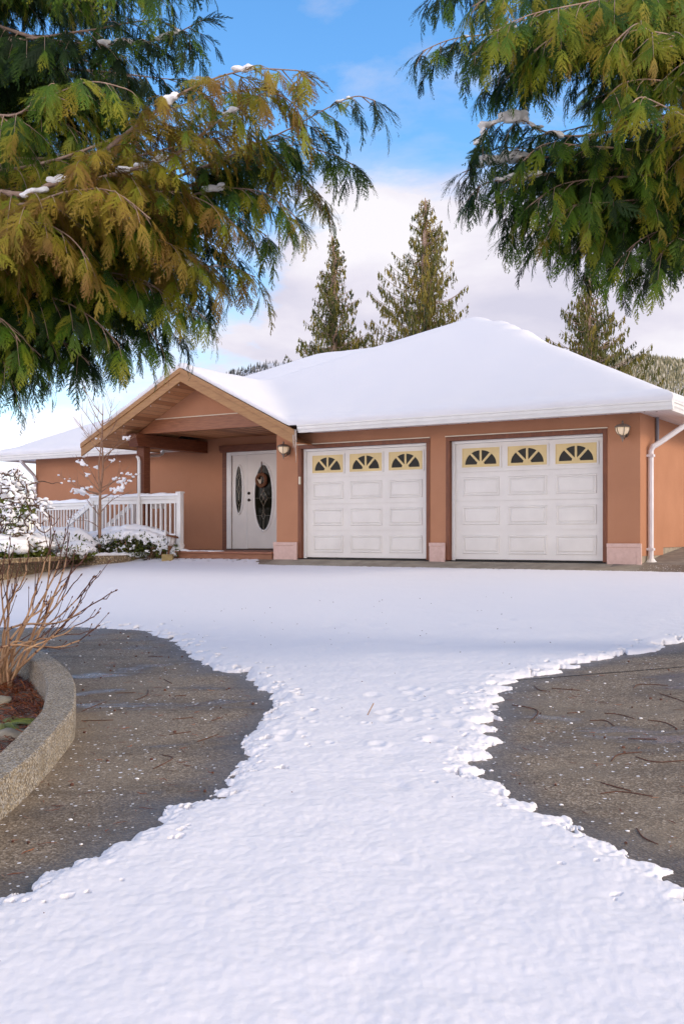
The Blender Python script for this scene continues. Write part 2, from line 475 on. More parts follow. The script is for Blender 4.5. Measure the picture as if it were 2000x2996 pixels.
vp = lambda L: [GH(x*1.27551, y*1.27551) for x, y in L]
LEFT = vp([(-60, 1440), (200, 1440), (330, 1447), (400, 1475), (440, 1512), (490, 1538), (545, 1546), (590, 1580), (622, 1592), (625, 1612),
           (600, 1650), (572, 1690), (552, 1712), (566, 1738), (530, 1772), (490, 1830), (375, 1853), (366, 1888), (300, 1925), (258, 1937), (190, 1977), (100, 2010), (0, 2068), (-80, 2110)])
LEFT = LEFT + [(-9, 4.5), (-9, 12)]
RIGHT = vp([(1640, 1462), (1568, 1476), (1500, 1494), (1420, 1506), (1290, 1538), (1180, 1562), (1150, 1590), (1143, 1620), (1150, 1645), (1122, 1668), (1140, 1690), (1138, 1715), (1100, 1752),
            (1108, 1785), (1180, 1822), (1215, 1852), (1296, 1886), (1335, 1905), (1400, 1938), (1450, 1975), (1520, 2010), (1568, 2042), (1640, 2085)])
RIGHT = RIGHT + [(9, 5.0), (9, 13)]

def build_driveway():
    tl = np.concatenate([np.arange(-26, -18.5, 0.5), np.arange(-18.5, -0.5, 0.06), [-0.5, -0.25, -0.01]]); sl_ = np.concatenate([np.arange(-14, -3, 0.08), np.arange(-3, 16, 0.055), np.arange(16, 23, 0.5)])
    S_, T_ = np.meshgrid(sl_, tl); X = P0[0] + AX[0]*S_ + BX[0]*T_; Y = P0[1] + AX[1]*S_ + BX[1]*T_
    d = -np.minimum(poly_sd(X, Y, LEFT), poly_sd(X, Y, RIGHT))         # distance from the melting snow
    n = fbm(X*1.3 + 3, Y*1.3, 4); n2 = fbm(X*6, Y*6, 3)
    damp = np.clip(1.15 - (d + 0.10*n2)/(0.16 + 0.42*np.clip(n + 0.25, 0, 1)), 0, 1)*(d > -0.4)
    damp = np.maximum(damp, 0.75*np.clip((fbm(X*0.55 + Y*0.5, Y*0.9 - X*0.3, 4) - 0.16)*5, 0, 1))
    nr, nc = X.shape; idx = np.arange(nr*nc).reshape(nr, nc)
    Q = np.stack([idx[:-1, :-1], idx[:-1, 1:], idx[1:, 1:], idx[1:, :-1]], -1).reshape(-1, 4)
    tag(np_mesh('driveway', np.stack([X, Y, G(T_)], -1).reshape(-1, 3), Q, M['concrete'], tint=damp.ravel()), kind='structure')
build_driveway()

def build_snow():
    ks = list(np.arange(-0.36, 0.3601, 0.0011))
    ks = list(np.arange(-0.85, -0.36, 0.008)) + ks + list(np.arange(0.368, 0.85, 0.008))
    Ys = [2.2]
    while Ys[-1] < 26: Ys.append(Ys[-1] + max(0.0095, Ys[-1]**2*0.00026))
    K, YY = np.meshgrid(np.array(ks), np.array(Ys)); X = K*YY
    t = t_of(X, YY); g = G(t)
    d = np.minimum(poly_sd(X, YY, LEFT), poly_sd(X, YY, RIGHT))
    rag = 0.075*fbm(X*2.2, YY*2.2, 3) + 0.075*fbm(X*8, YY*6.5, 4) + 0.022*pn(X*34, YY*30)*np.clip((10.5 - YY)/4, 0, 1)
    d = d + rag - 0.01
    # fingers of melting snow on the right-hand edge
    d = d + 0.05*np.sin(YY*21 + 3*pn(X*2, YY*2))*np.exp(-np.abs(d)/0.16)*(X > 0)*(YY < 9.5)
    ap = -0.47 - t + 0.045*fbm(X*1.7, YY*1.7, 3) + 0.015*pn(X*9, YY*9)      # bare strip before the garage doors
    s = s_of(X, YY)
    ap = ap + 0.42*np.clip((-0.75 - s)/0.35, 0, 1)
    ap = np.where((s > 6.9) & (t > -0.6), ap - 0.10*(s - 6.9), ap)
    d = np.minimum(d, ap)
    far = np.clip((YY - 9)/4, 0, 1)
    holes = fbm(X*7.5 + 40, YY*7.5, 3) - 0.20 + 0.10*far - np.clip(d, 0, 0.5)*0.95       # crumbled, half-melted rim
    T = 0.038 + 0.010*fbm(X*0.9, YY*0.9, 2)
    q_ = np.clip(d/(0.17 + 0.08*fbm(X*3, YY*3, 2) + 0.22*far), 0, 1); h = T*np.sin(q_*PI/2)**0.8*(1 - 0.25*far)
    lump = 0.010*fbm(X*2.6 + 0.6*YY, YY*3.0, 3) + 0.007*np.abs(fbm(X*6.5 + 0.8*YY, YY*5.0, 3)) + 0.0046*fbm(X*13 + YY*4, YY*10, 3)*np.clip(0.55 + 0.9*fbm(X*0.8 + 9, YY*0.8, 2), 0.1, 1.2) + 0.0016*pn(X*30, YY*26)
    rim = np.clip(1 - np.abs(d - 0.12)/0.22, 0, 1)
    lump = lump*(1 - 0.62*far) + 0.007*rim*fbm(X*15, YY*13, 3)
    steps = np.zeros_like(X)                                                   # old footprints and bird scuffs
    for i in range(105):
        if i < 75: cx, cy, rr = R.uniform(-1.2, 1.4), R.uniform(6.2, 7.9), R.uniform(0.02, 0.06)
        else: cx, cy, rr = R.uniform(-2.4, 2.4), R.uniform(3.2, 12), R.uniform(0.04, 0.13)
        q = ((X - cx)**2 + (0.7*(YY - cy))**2)/rr**2
        steps -= (0.014 if i < 75 else 0.008)*np.exp(-q)*min(1, rr/0.06) - (0.005 if i < 75 else 0.0015)*np.exp(-(np.sqrt(q) - 1.4)**2*3)
    z = g + 0.001 + h + (lump + steps)*np.clip(d/0.12, 0, 1)
    z = np.where((d <= 0) | ((holes > 0) & (d < 0.42)), g - 0.009, np.maximum(z, g + 0.002))
    z = np.where(t > 0.4, g - 0.02, z)
    nr, nc = X.shape
    V_ = np.stack([X, YY, z], -1).reshape(-1, 3)
    idx = np.arange(nr*nc).reshape(nr, nc)
    Q = np.stack([idx[:-1, :-1], idx[:-1, 1:], idx[1:, 1:], idx[1:, :-1]], -1).reshape(-1, 4)
    low = (z - g).ravel() < -0.003
    Q = Q[~low[Q].all(1)]
    o = np_mesh('snow', V_, Q, M['snow'], smooth=True)
    tag(o, 'white snow lying over the driveway between two bare patches', 'snow', kind='stuff')
    return X, YY, z
build_snow()

# joint line in the right-hand concrete and the side path
mb = MB()
p = [GH(1500, 1992), GH(1700, 1976), GH(1960, 1955), GH(2200, 1935)]
for a, b in zip(p[:-1], p[1:]):
    dx, dy = b[0] - a[0], b[1] - a[1]; L = math.hypot(dx, dy); nx, ny = -dy/L*0.009, dx/L*0.009
    mb.add([(a[0] - nx, a[1] - ny, float(Gxy(*a)) + .004), (b[0] - nx, b[1] - ny, float(Gxy(*b)) + .004), (b[0] + nx, b[1] + ny, float(Gxy(*b)) + .004), (a[0] + nx, a[1] + ny, float(Gxy(*a)) + .004)], [(0, 1, 2, 3)])
tag(mb.build('driveway_joint', simple('joint_gap', (0.02, 0.017, 0.015), 0.9)), kind='structure')

mb = MB()
for i, t in enumerate([-0.45, 0.0, 0.6, 1.4, 2.6, 4, 8]):
    z = [-0.118, -0.012, 0.04, 0.13, 0.235, 0.33, 0.5][i]
    for s in (6.2, 7.4, 9.5): mb.v.append(H(s, t, z - (0 if s < 7 else 0.02)))
    if i:
        for k in range(2): a = (i - 1)*3 + k; mb.f.append((a, a + 1, a + 4, a + 3))
tag(mb.build('path', M['path'], smooth=True), kind='structure')

tag(strips('apron', [-0.62, -0.5, -0.01], S_at(809), 6.7, 0.004, simple('apron_cement', (0.34, 0.29, 0.22), 0.9, (0.24, 0.20, 0.15), 4, bscale=60, bstr=0.3)), kind='structure')
# ------------------------------------------------------------------ house
house = thing('house', H(0, 0, 0), 'terracotta stucco bungalow with two white garage doors under a snow covered hip roof', 'house', rot=ROT)
PITCH, EZ = 0.48, 2.555
SL, SR, TF, TM, TB = -10.79, 7.33, -0.70, 1.45, 13.75       # eave lines
GS, GZ, GHW = -2.61, 3.90, 2.84                              # porch gable: ridge s, ridge z, half width
SE = GS - GHW                                                # left eave of the porch
def roof_z(s, t):
    main = np.minimum(np.minimum(s - SL, SR - s), np.minimum(t - TM, TB - t))
    gar = np.minimum(np.minimum(s + 5.19, SR - s), t - TF)
    z = EZ + PITCH*np.maximum(main, gar)
    gab = GZ - 0.5*np.abs(s - GS)
    return np.where((t <= 9) & (s >= SE - 0.2) & (s <= 1.2), np.maximum(z, gab), z)
SP = -5.06                                                   # eave of the porch roof; only the rake tails reach SE
def in_roof(s, t): return ((s >= SL) & (s <= SR) & (t >= TM) & (t <= TB)) | ((s >= np.where(t < TF + 0.12, SE, SP)) & (s <= SR) & (t >= TF) & (t <= TM + 0.01))

def axis_vals(a, b, step, fine):
    v = set(np.round(np.arange(a, b + 1e-6, step), 4))
    for f_ in fine:
        for k in (0, .012, .03, .055, .085, .12, .16):
            for sg in (-1, 1):
                q = f_ + sg*k
                if a <= q <= b: v.add(round(q, 4))
    v.add(round(a, 4)); v.add(round(b, 4))
    v = sorted(v); out = [v[0]]
    for q in v[1:]:
        if q - out[-1] > 0.009 or q in fine: out.append(q)
    return np.array(out)

def roof_sheet(name, thick, mat, parent, s_step, drop, snow, inset=0.0):
    sv = axis_vals(SL, SR, s_step, [SL, SR, round(SE, 4), SP]); tv = axis_vals(TF, TB, s_step, [TF, TM, TB])
    S_, T_ = np.meshgrid(sv, tv)
    ins = in_roof(S_, T_)
    cs, ct = (S_[:-1, :-1] + S_[1:, 1:])/2, (T_[:-1, :-1] + T_[1:, 1:])/2
    cell = in_roof(cs, ct)
    z = roof_z(S_, T_)
    # distance to the eave outline
    d1 = np.minimum(np.minimum(S_ - SL, SR - S_), np.minimum(T_ - TM, TB - T_))
    d2 = np.minimum(np.minimum(S_ - np.where(T_ < TF + 0.13, SE, SP), SR - S_), T_ - TF)
    d = np.maximum(d1, np.where(T_ <= TM + 1.2, d2, -9))
    d = np.clip(d, 0, None)
    if snow:
        r = 0.11
        e = np.sqrt(np.clip(1 - (1 - np.clip(d/r, 0, 1))**2, 0, 1))
        th = thick*(0.45 + 0.55*e) + 0.02*fbm(S_*0.7, T_*0.7, 3) + 0.018*fbm(S_*2.6, T_*2.6, 4)*np.clip(1.2 - d, 0.3, 1) + sum(0.10*np.exp(-((S_ - 7.43 + q)**2 + (T_ + 0.45 - q)**2)/0.07) for q in (5.25, 4.9, 4.35)) - 0.026*np.exp(-((d - 0.30 - 0.06*fbm(S_*1.5, T_*1.5, 2))/0.10)**2)
        # soften ridges and valleys
        zz = z.copy()
        for q in (0.12, 0.25):
            zz = zz + roof_z(S_ + q, T_) + roof_z(S_ - q, T_) + roof_z(S_, T_ + q) + roof_z(S_, T_ - q)
        zz = zz/9
        w = np.clip((d - 0.25)/0.1, 0, 1)
        z = z*(1 - w) + zz*w
        z = z + th
    else:
        z = z + thick
    ds = np.zeros_like(S_); dt = np.zeros_like(S_)
    if snow:   # ragged lip hanging a little over the gutter
        lip = 0.030 + 0.034*fbm(S_*2.3 + 5, T_*2.3, 3) + 0.008*pn(S_*11, T_*11)
        edge = np.exp(-(d/0.05)**2)
        ds += np.where(np.abs(S_ - SR) < .2, lip*edge, 0) - np.where((np.abs(S_ - SL) < .2) | ((np.abs(S_ - SE) < .2) & (T_ < TM)), lip*edge, 0)
        dt -= np.where((np.abs(T_ - TF) < .2) | ((np.abs(T_ - TM) < .2) & (S_ < SE)), lip*edge, 0)
    if inset:
        ds = np.where(np.isclose(S_, SR), -inset, ds); ds = np.where(np.isclose(S_, SL), inset, ds)
        dt = np.where(np.isclose(T_, TF), inset, dt); dt = np.where(np.isclose(T_, TM) & (S_ < SE), inset, dt)
    V_ = np.stack([S_ + ds, T_ + dt, z], -1).reshape(-1, 3)
    nr, nc = S_.shape; idx = np.arange(nr*nc).reshape(nr, nc)
    Q = np.stack([idx[:-1, :-1], idx[:-1, 1:], idx[1:, 1:], idx[1:, :-1]], -1)[cell]
    # skirt round the outline
    ed = {}
    for q in Q:
        for i in range(4):
            a, b = int(q[i]), int(q[(i + 1) % 4])
            if (b, a) in ed: del ed[(b, a)]
            else: ed[(a, b)] = 1
    base = {}
    Vl = [tuple(p) for p in V_]
    zb = roof_z(S_, T_).ravel()
    def low(i):
        if i not in base:
            x, y, z_ = Vl[i]; base[i] = len(Vl)
            Vl.append((x if not snow else S_.ravel()[i], y if not snow else T_.ravel()[i], zb[i] + drop))
        return base[i]
    Ql = [tuple(int(i) for i in q) for q in Q]
    for a, b in list(ed): Ql.append((b, a, low(a), low(b)))
    return np.array(Vl), np.array(Ql)

Vr, Qr = roof_sheet('roof', -0.006, M['shingle'], house, 0.6, -0.04, False, 0.06)
me_parent = house
def local_np(name, V_, F_, mat, parent, smooth=False):
    keep = ORG[parent]; ORG[parent] = (0, 0, 0)
    o = np_mesh(name, V_, F_, mat, parent, smooth=smooth); ORG[parent] = keep; ORG[o] = (0, 0, 0)
    return o
roof = local_np('roof', Vr, Qr, M['shingle'], house)
Vs, Qs = roof_sheet('snow', 0.115, M['roof_snow'], None, 0.11, -0.002, True)
Vw = np.array([H(x, y, z) for x, y, z in Vs])
tag(np_mesh('roof_snow', Vw, Qs, M['roof_snow'], smooth=True), 'thick smooth blanket of snow covering the bungalow roof', 'snow', kind='stuff')

def hp(mb, name, mat, parent=house, **kw): return mb.build(name, mat, parent, local=True, **kw)

# -- walls
D1 = (S_at(872), S_at(1257)); D2 = (S_at(1304), S_at(1775)); PL = S_at(809); SW = 6.63
DT = 2.235
w = MB()
w.box(PL, D1[0], 0, 0.2, 0.0, 2.46); w.box(D1[1], D2[0], 0, 0.2, 0, 2.46); w.box(D2[1], SW - 0.2, 0, 0.2, 0, 2.46)
for d in (D1, D2): w.box(d[0], d[1], 0, 0.2, DT, 2.46)
w.box(PL, PL + 0.2, 0.2, 2.15, 0, 2.70)
w.box(SW - 0.2, SW, 0, 1.35, 0.11, 2.46); w.box(SW - 0.2, SW, 1.35, 12.9, 0.24, 2.46)
w.box(-10.09, PL + 0.2, 2.15, 2.35, -0.15, 2.46); w.box(-4.6, PL + 0.2, 2.152, 2.35, 2.46, 2.74)
w.box(-10.09, -9.89, 2.35, 12.9, -0.15, 2.46); w.box(-9.89, SW - 0.2, 12.7, 12.9, -0.15, 2.46)
hp(w, 'wall', M['stucco'])
g = MB(); g.prism([(-3.93, 2.96), (-1.29, 2.96), (GS, 3.615)], 0.0, 0.15)
hp(g, 'gable_wall', M['stucco'])
g = MB(); g.box(-3.93, -1.29, -0.012, 0.0, 2.955, 2.975); hp(g, 'flashing', M['cream'])
f = MB(); f.box(SW - 0.22, SW - 0.012, 0.01, 1.35, -0.3, 0.11); f.box(SW - 0.22, SW - 0.012, 1.35, 12.8, -0.3, 0.238); hp(f, 'foundation', M['found']); f = MB(); f.box(-10.07, -5.5, 2.17, 2.33, -0.5, -0.152)
hp(f, 'foundation', M['found'])

# -- plinths with a raised border
def plinth(s0, s1):
    p = MB(); y = -0.045
    p.box(s0, s1, y, -0.001, -0.06, 0.315)
    p.box(s0, s1, y - 0.014, y - 0.001, 0.255, 0.318); p.box(s1 - 0.075, s1 + 0.004, y - 0.014, y - 0.001, -0.06, 0.254)
    hp(p, 'plinth', M['pink'], bevel=0.006)
plinth(PL - 0.05, D1[0] - 0.002); plinth(D1[1] + 0.004, D2[0] - 0.004); plinth(D2[1] + 0.004, SW + 0.03)

# -- garage doors
def fan_window(door, cx, cz, w_, h_, y):
    # yellow insert: rectangle with a half-round fan cut out, three bars and a hub
    n = 24; rx, rz = w_*0.42, h_*0.74; z0 = cz - h_*0.36
    fr = MB()
    def outer(a):
        c, s_ = math.cos(a), math.sin(a)
        k = min((w_/2)/abs(c) if abs(c) > 1e-6 else 1e9, (cz + h_/2 - z0)/s_ if s_ > 1e-6 else 1e9)
        return (cx + c*k, z0 + s_*k)
    angs = sorted(set([PI*i/n for i in range(n + 1)] + [math.atan2(cz + h_/2 - z0, w_/2), PI - math.atan2(cz + h_/2 - z0, w_/2)]))
    y0, y1 = y - 0.014, y
    for a, b in zip(angs[:-1], angs[1:]):
        q = [(cx + rx*math.cos(a), z0 + rz*math.sin(a)), outer(a), outer(b), (cx + rx*math.cos(b), z0 + rz*math.sin(b))]
        fr.prism(q, y0, y1)
    fr.box(cx - w_/2, cx + w_/2, y0, y1, cz - h_/2, z0)
    for a in (PI*0.28, PI*0.5, PI*0.72):
        c, s_ = rx*math.cos(a), rz*math.sin(a); L = math.hypot(c, s_); nx, nz = -s_/L*0.02, c/L*0.02
        fr.prism([(cx + nx, z0 + nz), (cx - nx, z0 - nz), (cx + c - nx, z0 + s_ - nz), (cx + c + nx, z0 + s_ + nz)], y0 - 0.003, y1 - 0.002)
    fr.prism([(cx + 0.075*math.cos(PI*i/8), z0 + 0.06*math.sin(PI*i/8)) for i in range(9)], y0 - 0.004, y1 - 0.003)
    for (a0, a1, b0, b1) in ((-.5, .5, .46, .5), (-.5, .5, -.5, -.46), (-.5, -.475, -.46, .46), (.475, .5, -.46, .46)):
        fr.box(cx + a0*w_, cx + a1*w_, y0 - 0.006, y0 - 0.0005, cz + b0*h_, cz + b1*h_)
    hp(fr, 'window_frame', M['yellow'], door)
    pn_ = MB(); pn_.prism([(cx + rx*1.02*math.cos(PI*i/20), z0 + rz*1.02*math.sin(PI*i/20)) for i in range(21)], y - 0.006, y - 0.001)
    hp(pn_, 'pane', M['glass'], door)

def garage_door(d):
    tr = MB(); tw = 0.075
    tr.box(d[0], d[0] + tw, -0.012, 0.16, 0, DT - tw); tr.box(d[1] - tw, d[1], -0.012, 0.16, 0, DT - tw); tr.box(d[0], d[1], -0.014, 0.16, DT - tw, DT)
    hp(tr, 'door_trim', M['trim'], bevel=0.004)
    fl = MB(); fl.box(d[0] - 0.01, d[1] + 0.01, -0.03, -0.002, DT + 0.001, DT + 0.018); hp(fl, 'drip_edge', M['cream'])
    x0, x1 = d[0] + tw, d[1] - tw; zt = DT - tw; y = 0.12
    wf = MB(); fw = 0.055
    wf.box(x0 + 0.001, x0 + fw, 0.075, 0.15, 0.0, zt - 0.001); wf.box(x0 + fw, x1 - 0.001, 0.075, 0.15, zt - 0.05, zt - 0.001)
    hp(wf, 'door_stop', M['white'], bevel=0.004)
    x0 += fw; zt -= 0.05
    dm = MB(); n = 4; hh = (zt - 0.025)/n; W = x1 - x0
    dm.box(x0, x1, y + 0.012, y + 0.03, 0.012, zt)
    for i in range(n):
        za = 0.025 + i*hh; zb = za + hh
        dm.box(x0, x1 - 0.002, y, y + 0.012, za + 0.003, zb - 0.003)
    pw, ph = W*0.245, hh*0.56
    cxs = [x0 + W*(1/6.0 + 0.015), x0 + W*0.5, x0 + W*(5/6.0 - 0.015)]
    for i in range(3):
        cz = 0.025 + (i + 0.5)*hh
        for cx in cxs:
            # moulded rim: sloped ring plus raised field
            def ring(a, b, ya, yb):
                o = len(dm.v)
                for (k, yy) in ((a, ya), (b, yb)):
                    for sx, sz in ((-1, -1), (1, -1), (1, 1), (-1, 1)):
                        dm.v.append((cx + sx*(pw/2 + k), yy, cz + sz*(ph/2 + k)))
                for q in range(4):
                    r_ = (q + 1) % 4; dm.f.append((o + q, o + r_, o + 4 + r_, o + 4 + q))
            ring(0.022, 0.010, y - 0.0005, y - 0.013); ring(0.010, -0.004, y - 0.013, y - 0.013); ring(-0.004, -0.020, y - 0.013, y + 0.0)
            ring(-0.020, -0.046, y - 0.0005, y - 0.012)
            o = len(dm.v)
            for sx, sz in ((-1, -1), (1, -1), (1, 1), (-1, 1)): dm.v.append((cx + sx*(pw/2 - 0.046), y - 0.012, cz + sz*(ph/2 - 0.046)))
            dm.f.append((o, o + 1, o + 2, o + 3))
    cz = 0.025 + 3.5*hh
    ww, wh = W*0.262, hh*0.66
    for cx in cxs:
        for (a0, a1, b0, b1) in ((-.5, .5, .5, .57), (-.5, .5, -.57, -.5), (-.545, -.5, -.57, .57), (.5, .545, -.57, .57)):
            dm.box(cx + a0*ww, cx + a1*ww, y - 0.016, y - 0.0005, cz + b0*wh, cz + b1*wh)
    do = hp(dm, 'garage_door', M['door_white'])
    for cx in cxs: fan_window(do, cx, cz, ww, wh, y - 0.001)
    ws = MB(); ws.box(x0, x1, y - 0.004, y + 0.01, -0.012, 0.02)
    hp(ws, 'weather_seal', simple('rubber_seal', (0.02, 0.018, 0.016), 0.8), do)
garage_door(D1); garage_door(D2)
k = MB(); k.box(D1[0] + 0.038, D1[0] + 0.075, -0.045, -0.0125, 1.46, 1.61); hp(k, 'keypad', M['cream'], bevel=0.006)

# -- eaves: K-style gutters, soffit
PROF = [(0.0, -0.145), (0.075, -0.145), (0.088, -0.10), (0.105, -0.075), (0.108, -0.035), (0.125, -0.02), (0.125, 0.0), (0.0, 0.0)]
def gutter_run(s0, s1, t, kind):
    gm = MB(); z = EZ - 0.002
    if kind == 'front': gm.prism([(t + 0.125 - o, z + q) for o, q in PROF][::-1], s0, s1, 'x')
    elif kind == 'right': gm.prism([(t - 0.125 + o, z + q) for o, q in PROF], s0, s1, 'y')
    elif kind == 'left': gm.prism([(t + 0.125 - o, z + q) for o, q in PROF], s0, s1, 'y')
    return hp(gm, 'gutter', M['white'])
gutter_run(GS + GHW + 0.052, SR, TF, 'front')
gutter_run(TF + 0.126, 13.4, SR, 'right')
gutter_run(SL, -4.56, TM, 'front')
gutter_run(TM + 0.126, 13.4, SL, 'left')
so = MB(); z0, z1 = 2.46, 2.475
so.box(0.2, SR - 0.125, TF + 0.125, 0.0, z0, z1); so.box(SW, SR - 0.125, 0.0, 13.0, z0, z1)
hp(so, 'soffit', M['soffit']); so = MB()
so.box(SL + 0.125, -4.56, TM + 0.125, 2.15, z0, z1); so.box(SL + 0.125, -10.09, 2.15, 13.0, z0, z1)
hp(so, 'soffit', M['soffit'])
s = 0.6
nails = []
while s < 7.0:
    nails.append((s, -0.012)); s += 0.42
nails += [(SW + 0.1 + i*0.15, -0.11 - i*0.15) for i in range(4)]
for (x, y) in nails:
    vt = MB(); vt.lathe([(0.014, -0.006), (0.016, -0.0005)], (x, y, z0), 6); hp(vt, 'soffit_nail', M['brass'])

# -- porch gable
def zsoff(s): return GZ - 0.5*abs(s - GS) - 0.285
for sg in (-1, 1):
    e = GS + sg*GHW if sg < 0 else GS + GHW + 0.01
    for (a, b, y0, y1, nm) in ((-0.015, -0.115, -0.725, -0.66, 'barge_cap'), (-0.115, -0.295, -0.70, -0.655, 'bargeboard')):
        r_ = MB(); za = lambda s, d: GZ - 0.5*abs(s - GS) + d
        poly = [(e, za(e, b)), (GS, za(GS, b)), (GS, za(GS, a)), (e, za(e, a))]
        if sg > 0: poly = poly[::-1]
        r_.prism(poly, y0, y1); hp(r_, nm, M['rake'], bevel=0.004)
sf = MB()
def slab(s0, s1, t0, t1):
    sf.prism([(s0, zsoff(s0)), (s1, zsoff(s1)), (s1, zsoff(s1) + 0.02), (s0, zsoff(s0) + 0.02)], t0, t1)
slab(SP, GS, -0.654, -0.001); slab(GS, GS + GHW - 0.05, -0.654, -0.001); slab(SP, -4.30, 0.0, 1.36)
hp(sf, 'porch_soffit', M['planks'])
ce = MB(); ce.box(-4.24, PL, 0.16, 2.15, 2.72, 2.74); hp(ce, 'porch_ceiling', M['planks'])
bm_ = MB(); bm_.prism([(-4.43, 2.665), (-0.70, 2.665), (-1.29, 2.955), (-3.93, 2.955)], -0.03, 0.15)
hp(bm_, 'cross_beam', M['beam'], bevel=0.008)
bm_ = MB(); bm_.prism([(-0.20, 2.39), (2.148, 2.39), (2.148, 2.66), (-0.30, 2.66)], -4.50, -4.23, 'x')
hp(bm_, 'side_beam', M['wood_dark'], bevel=0.008)
po = MB(); po.box(-4.47, -4.26, 0.0, 0.21, 0.12, 2.389); hp(po, 'porch_post', M['wood_dark'], bevel=0.01)
# eave trim of the porch on its left
ev = MB(); ev.box(SP - 0.02, SP + 0.02, -0.654, 1.40, GZ + 0.5*(SP - GS) - 0.295, GZ + 0.5*(SP - GS) - 0.02); hp(ev, 'eave_board', M['rake'])

# -- deck
dk = MB(); dk.box(-5.75, PL - 0.055, -0.10, 2.149, 0.075, 0.12); hp(dk, 'deck', M['deck'], bevel=0.008)
dk = MB(); dk.box(-5.70, PL - 0.08, -0.055, -0.01, -0.2, 0.0745); hp(dk, 'deck_fascia', simple('deck_fascia_stain', (0.30, 0.13, 0.065), 0.6, (0.22, 0.09, 0.045), 5, vscale=(1, 6, 6)))

# -- entry door with sidelight
TD = 2.15
UX = lambda x: S_at(640 + x*0.1658, TD - 0.05)
x0, xs0, xs1 = UX(140), UX(240), UX(490)
xd0 = UX(503); xd1 = xd0 + 0.96
ZB, ZT = 0.145, 2.375
tr = MB(); tr.box(UX(72), x0, TD - 0.07, TD - 0.001, 0.12, ZT); hp(tr, 'door_jamb', M['wood_dark'], bevel=0.004)
tr = MB(); tr.prism([(UX(50), ZT + .001), (xd1 + 0.2, ZT + .001), (xd1 + 0.2, 2.535), (UX(24), 2.535), (UX(26), ZT + 0.06)], TD - 0.10, TD - 0.001); hp(tr, 'door_header', M['wood_dark'], bevel=0.004)
fr = MB(); fr.box(x0 + .001, xs0 - 0.03, TD - 0.06, TD - 0.001, ZB, ZT - .001); fr.box(xs0 - 0.03, xd1 + 0.1, TD - 0.06, TD - 0.001, ZT - 0.075, ZT - .001); fr.box(xs1 + 0.001, xd0 - 0.001, TD - 0.055, TD - 0.001, ZB, ZT - 0.076)
hp(fr, 'door_frame', M['white'], bevel=0.005)
th = MB(); th.box(x0, xd1 + 0.1, TD - 0.09, TD - 0.001, 0.121, ZB - .001); hp(th, 'threshold', simple('threshold_dark', (0.05, 0.03, 0.025), 0.5))
def oval(cx, cz, rx, rz, y, parent, diamonds, rim=1.0):
    n = 40; fm = MB()
    secs = [(1.0, 0.0), (1.02, -0.022), (1.10*rim, -0.020), (1.16*rim, -0.0)]
    o = len(fm.v)
    for kf, dy in secs:
        ex = rx*kf if kf == 1.0 else rx + (kf - 1)*0.34; ez = rz + (kf - 1)*0.34
        for i in range(n): a = 2*PI*i/n; fm.v.append((cx + ex*math.cos(a), y + dy, cz + ez*math.sin(a)))
    for q in range(len(secs) - 1):
        for i in range(n):
            j = (i + 1) % n; fm.f.append((o + q*n + i, o + q*n + j, o + (q + 1)*n + j, o + (q + 1)*n + i))
    hp(fm, 'oval_frame', M['white'], parent, smooth=True)
    g_ = MB(); g_.prism([(cx + rx*math.cos(2*PI*i/n), cz + rz*math.sin(2*PI*i/n)) for i in range(n)], y - 0.006, y - 0.001)
    hp(g_, 'pane', M['glass'], parent)
    c = MB(); yy = y - 0.009
    def ln(p, q, r_=0.0045): c.tube([(p[0], yy, p[1]), (q[0], yy, q[1])], r_, 4)
    zc = cz + rz
    for (dc, dx, dz) in diamonds:
        ln((cx, zc), (cx, dc + dz)); zc = dc - dz
        for a, b in (((0, dz), (dx, 0)), ((dx, 0), (0, -dz)), ((0, -dz), (-dx, 0)), ((-dx, 0), (0, dz))):
            ln((cx + a[0], dc + a[1]), (cx + b[0], dc + b[1]), 0.006)
        if dx > 0.1:
            ln((cx - dx/2, dc + dz/2), (cx + dx/2, dc - dz/2)); ln((cx + dx/2, dc + dz/2), (cx - dx/2, dc - dz/2))
        if dx > 0.05 or True:
            ex = rx*math.sqrt(max(0, 1 - ((dc - cz)/rz)**2))
            if diamonds[0][1] > 0.1 or dx > 0.1: ln((cx - ex, dc), (cx - dx, dc), 0.002); ln((cx + dx, dc), (cx + ex, dc), 0.002)
    ln((cx, zc), (cx, cz - rz))
    hp(c, 'leaded_came', M['came'], parent)
sd = MB(); sd.box(xs0, xs1, TD - 0.045, TD - 0.001, ZB, ZT - 0.076)
sidel = hp(sd, 'sidelight', M['door_white'], bevel=0.004)
VZ = lambda y: CZ + (1567 - (1280 + y*0.1658))/F*24.55
oval(UX(357), VZ(925), 0.092, 0.535, TD - 0.046, sidel, [(VZ(705), 0.045, 0.075), (VZ(920), 0.055, 0.11), (VZ(1150), 0.045, 0.075)])
dd = MB(); dd.box(xd0, xd1, TD - 0.05, TD - 0.001, ZB + 0.01, ZT - 0.077)
door = hp(dd, 'front_door', M['door_white'], bevel=0.004)
VZ = lambda y: CZ + (1567 - (1280 + y*0.1658))/F*24.1
OCX, OCZ = UX(792), VZ(1060)
oval(OCX, OCZ, 0.243, 0.735, TD - 0.051, door, [(VZ(1070), 0.112, 0.185), (VZ(1378), 0.055, 0.09)])
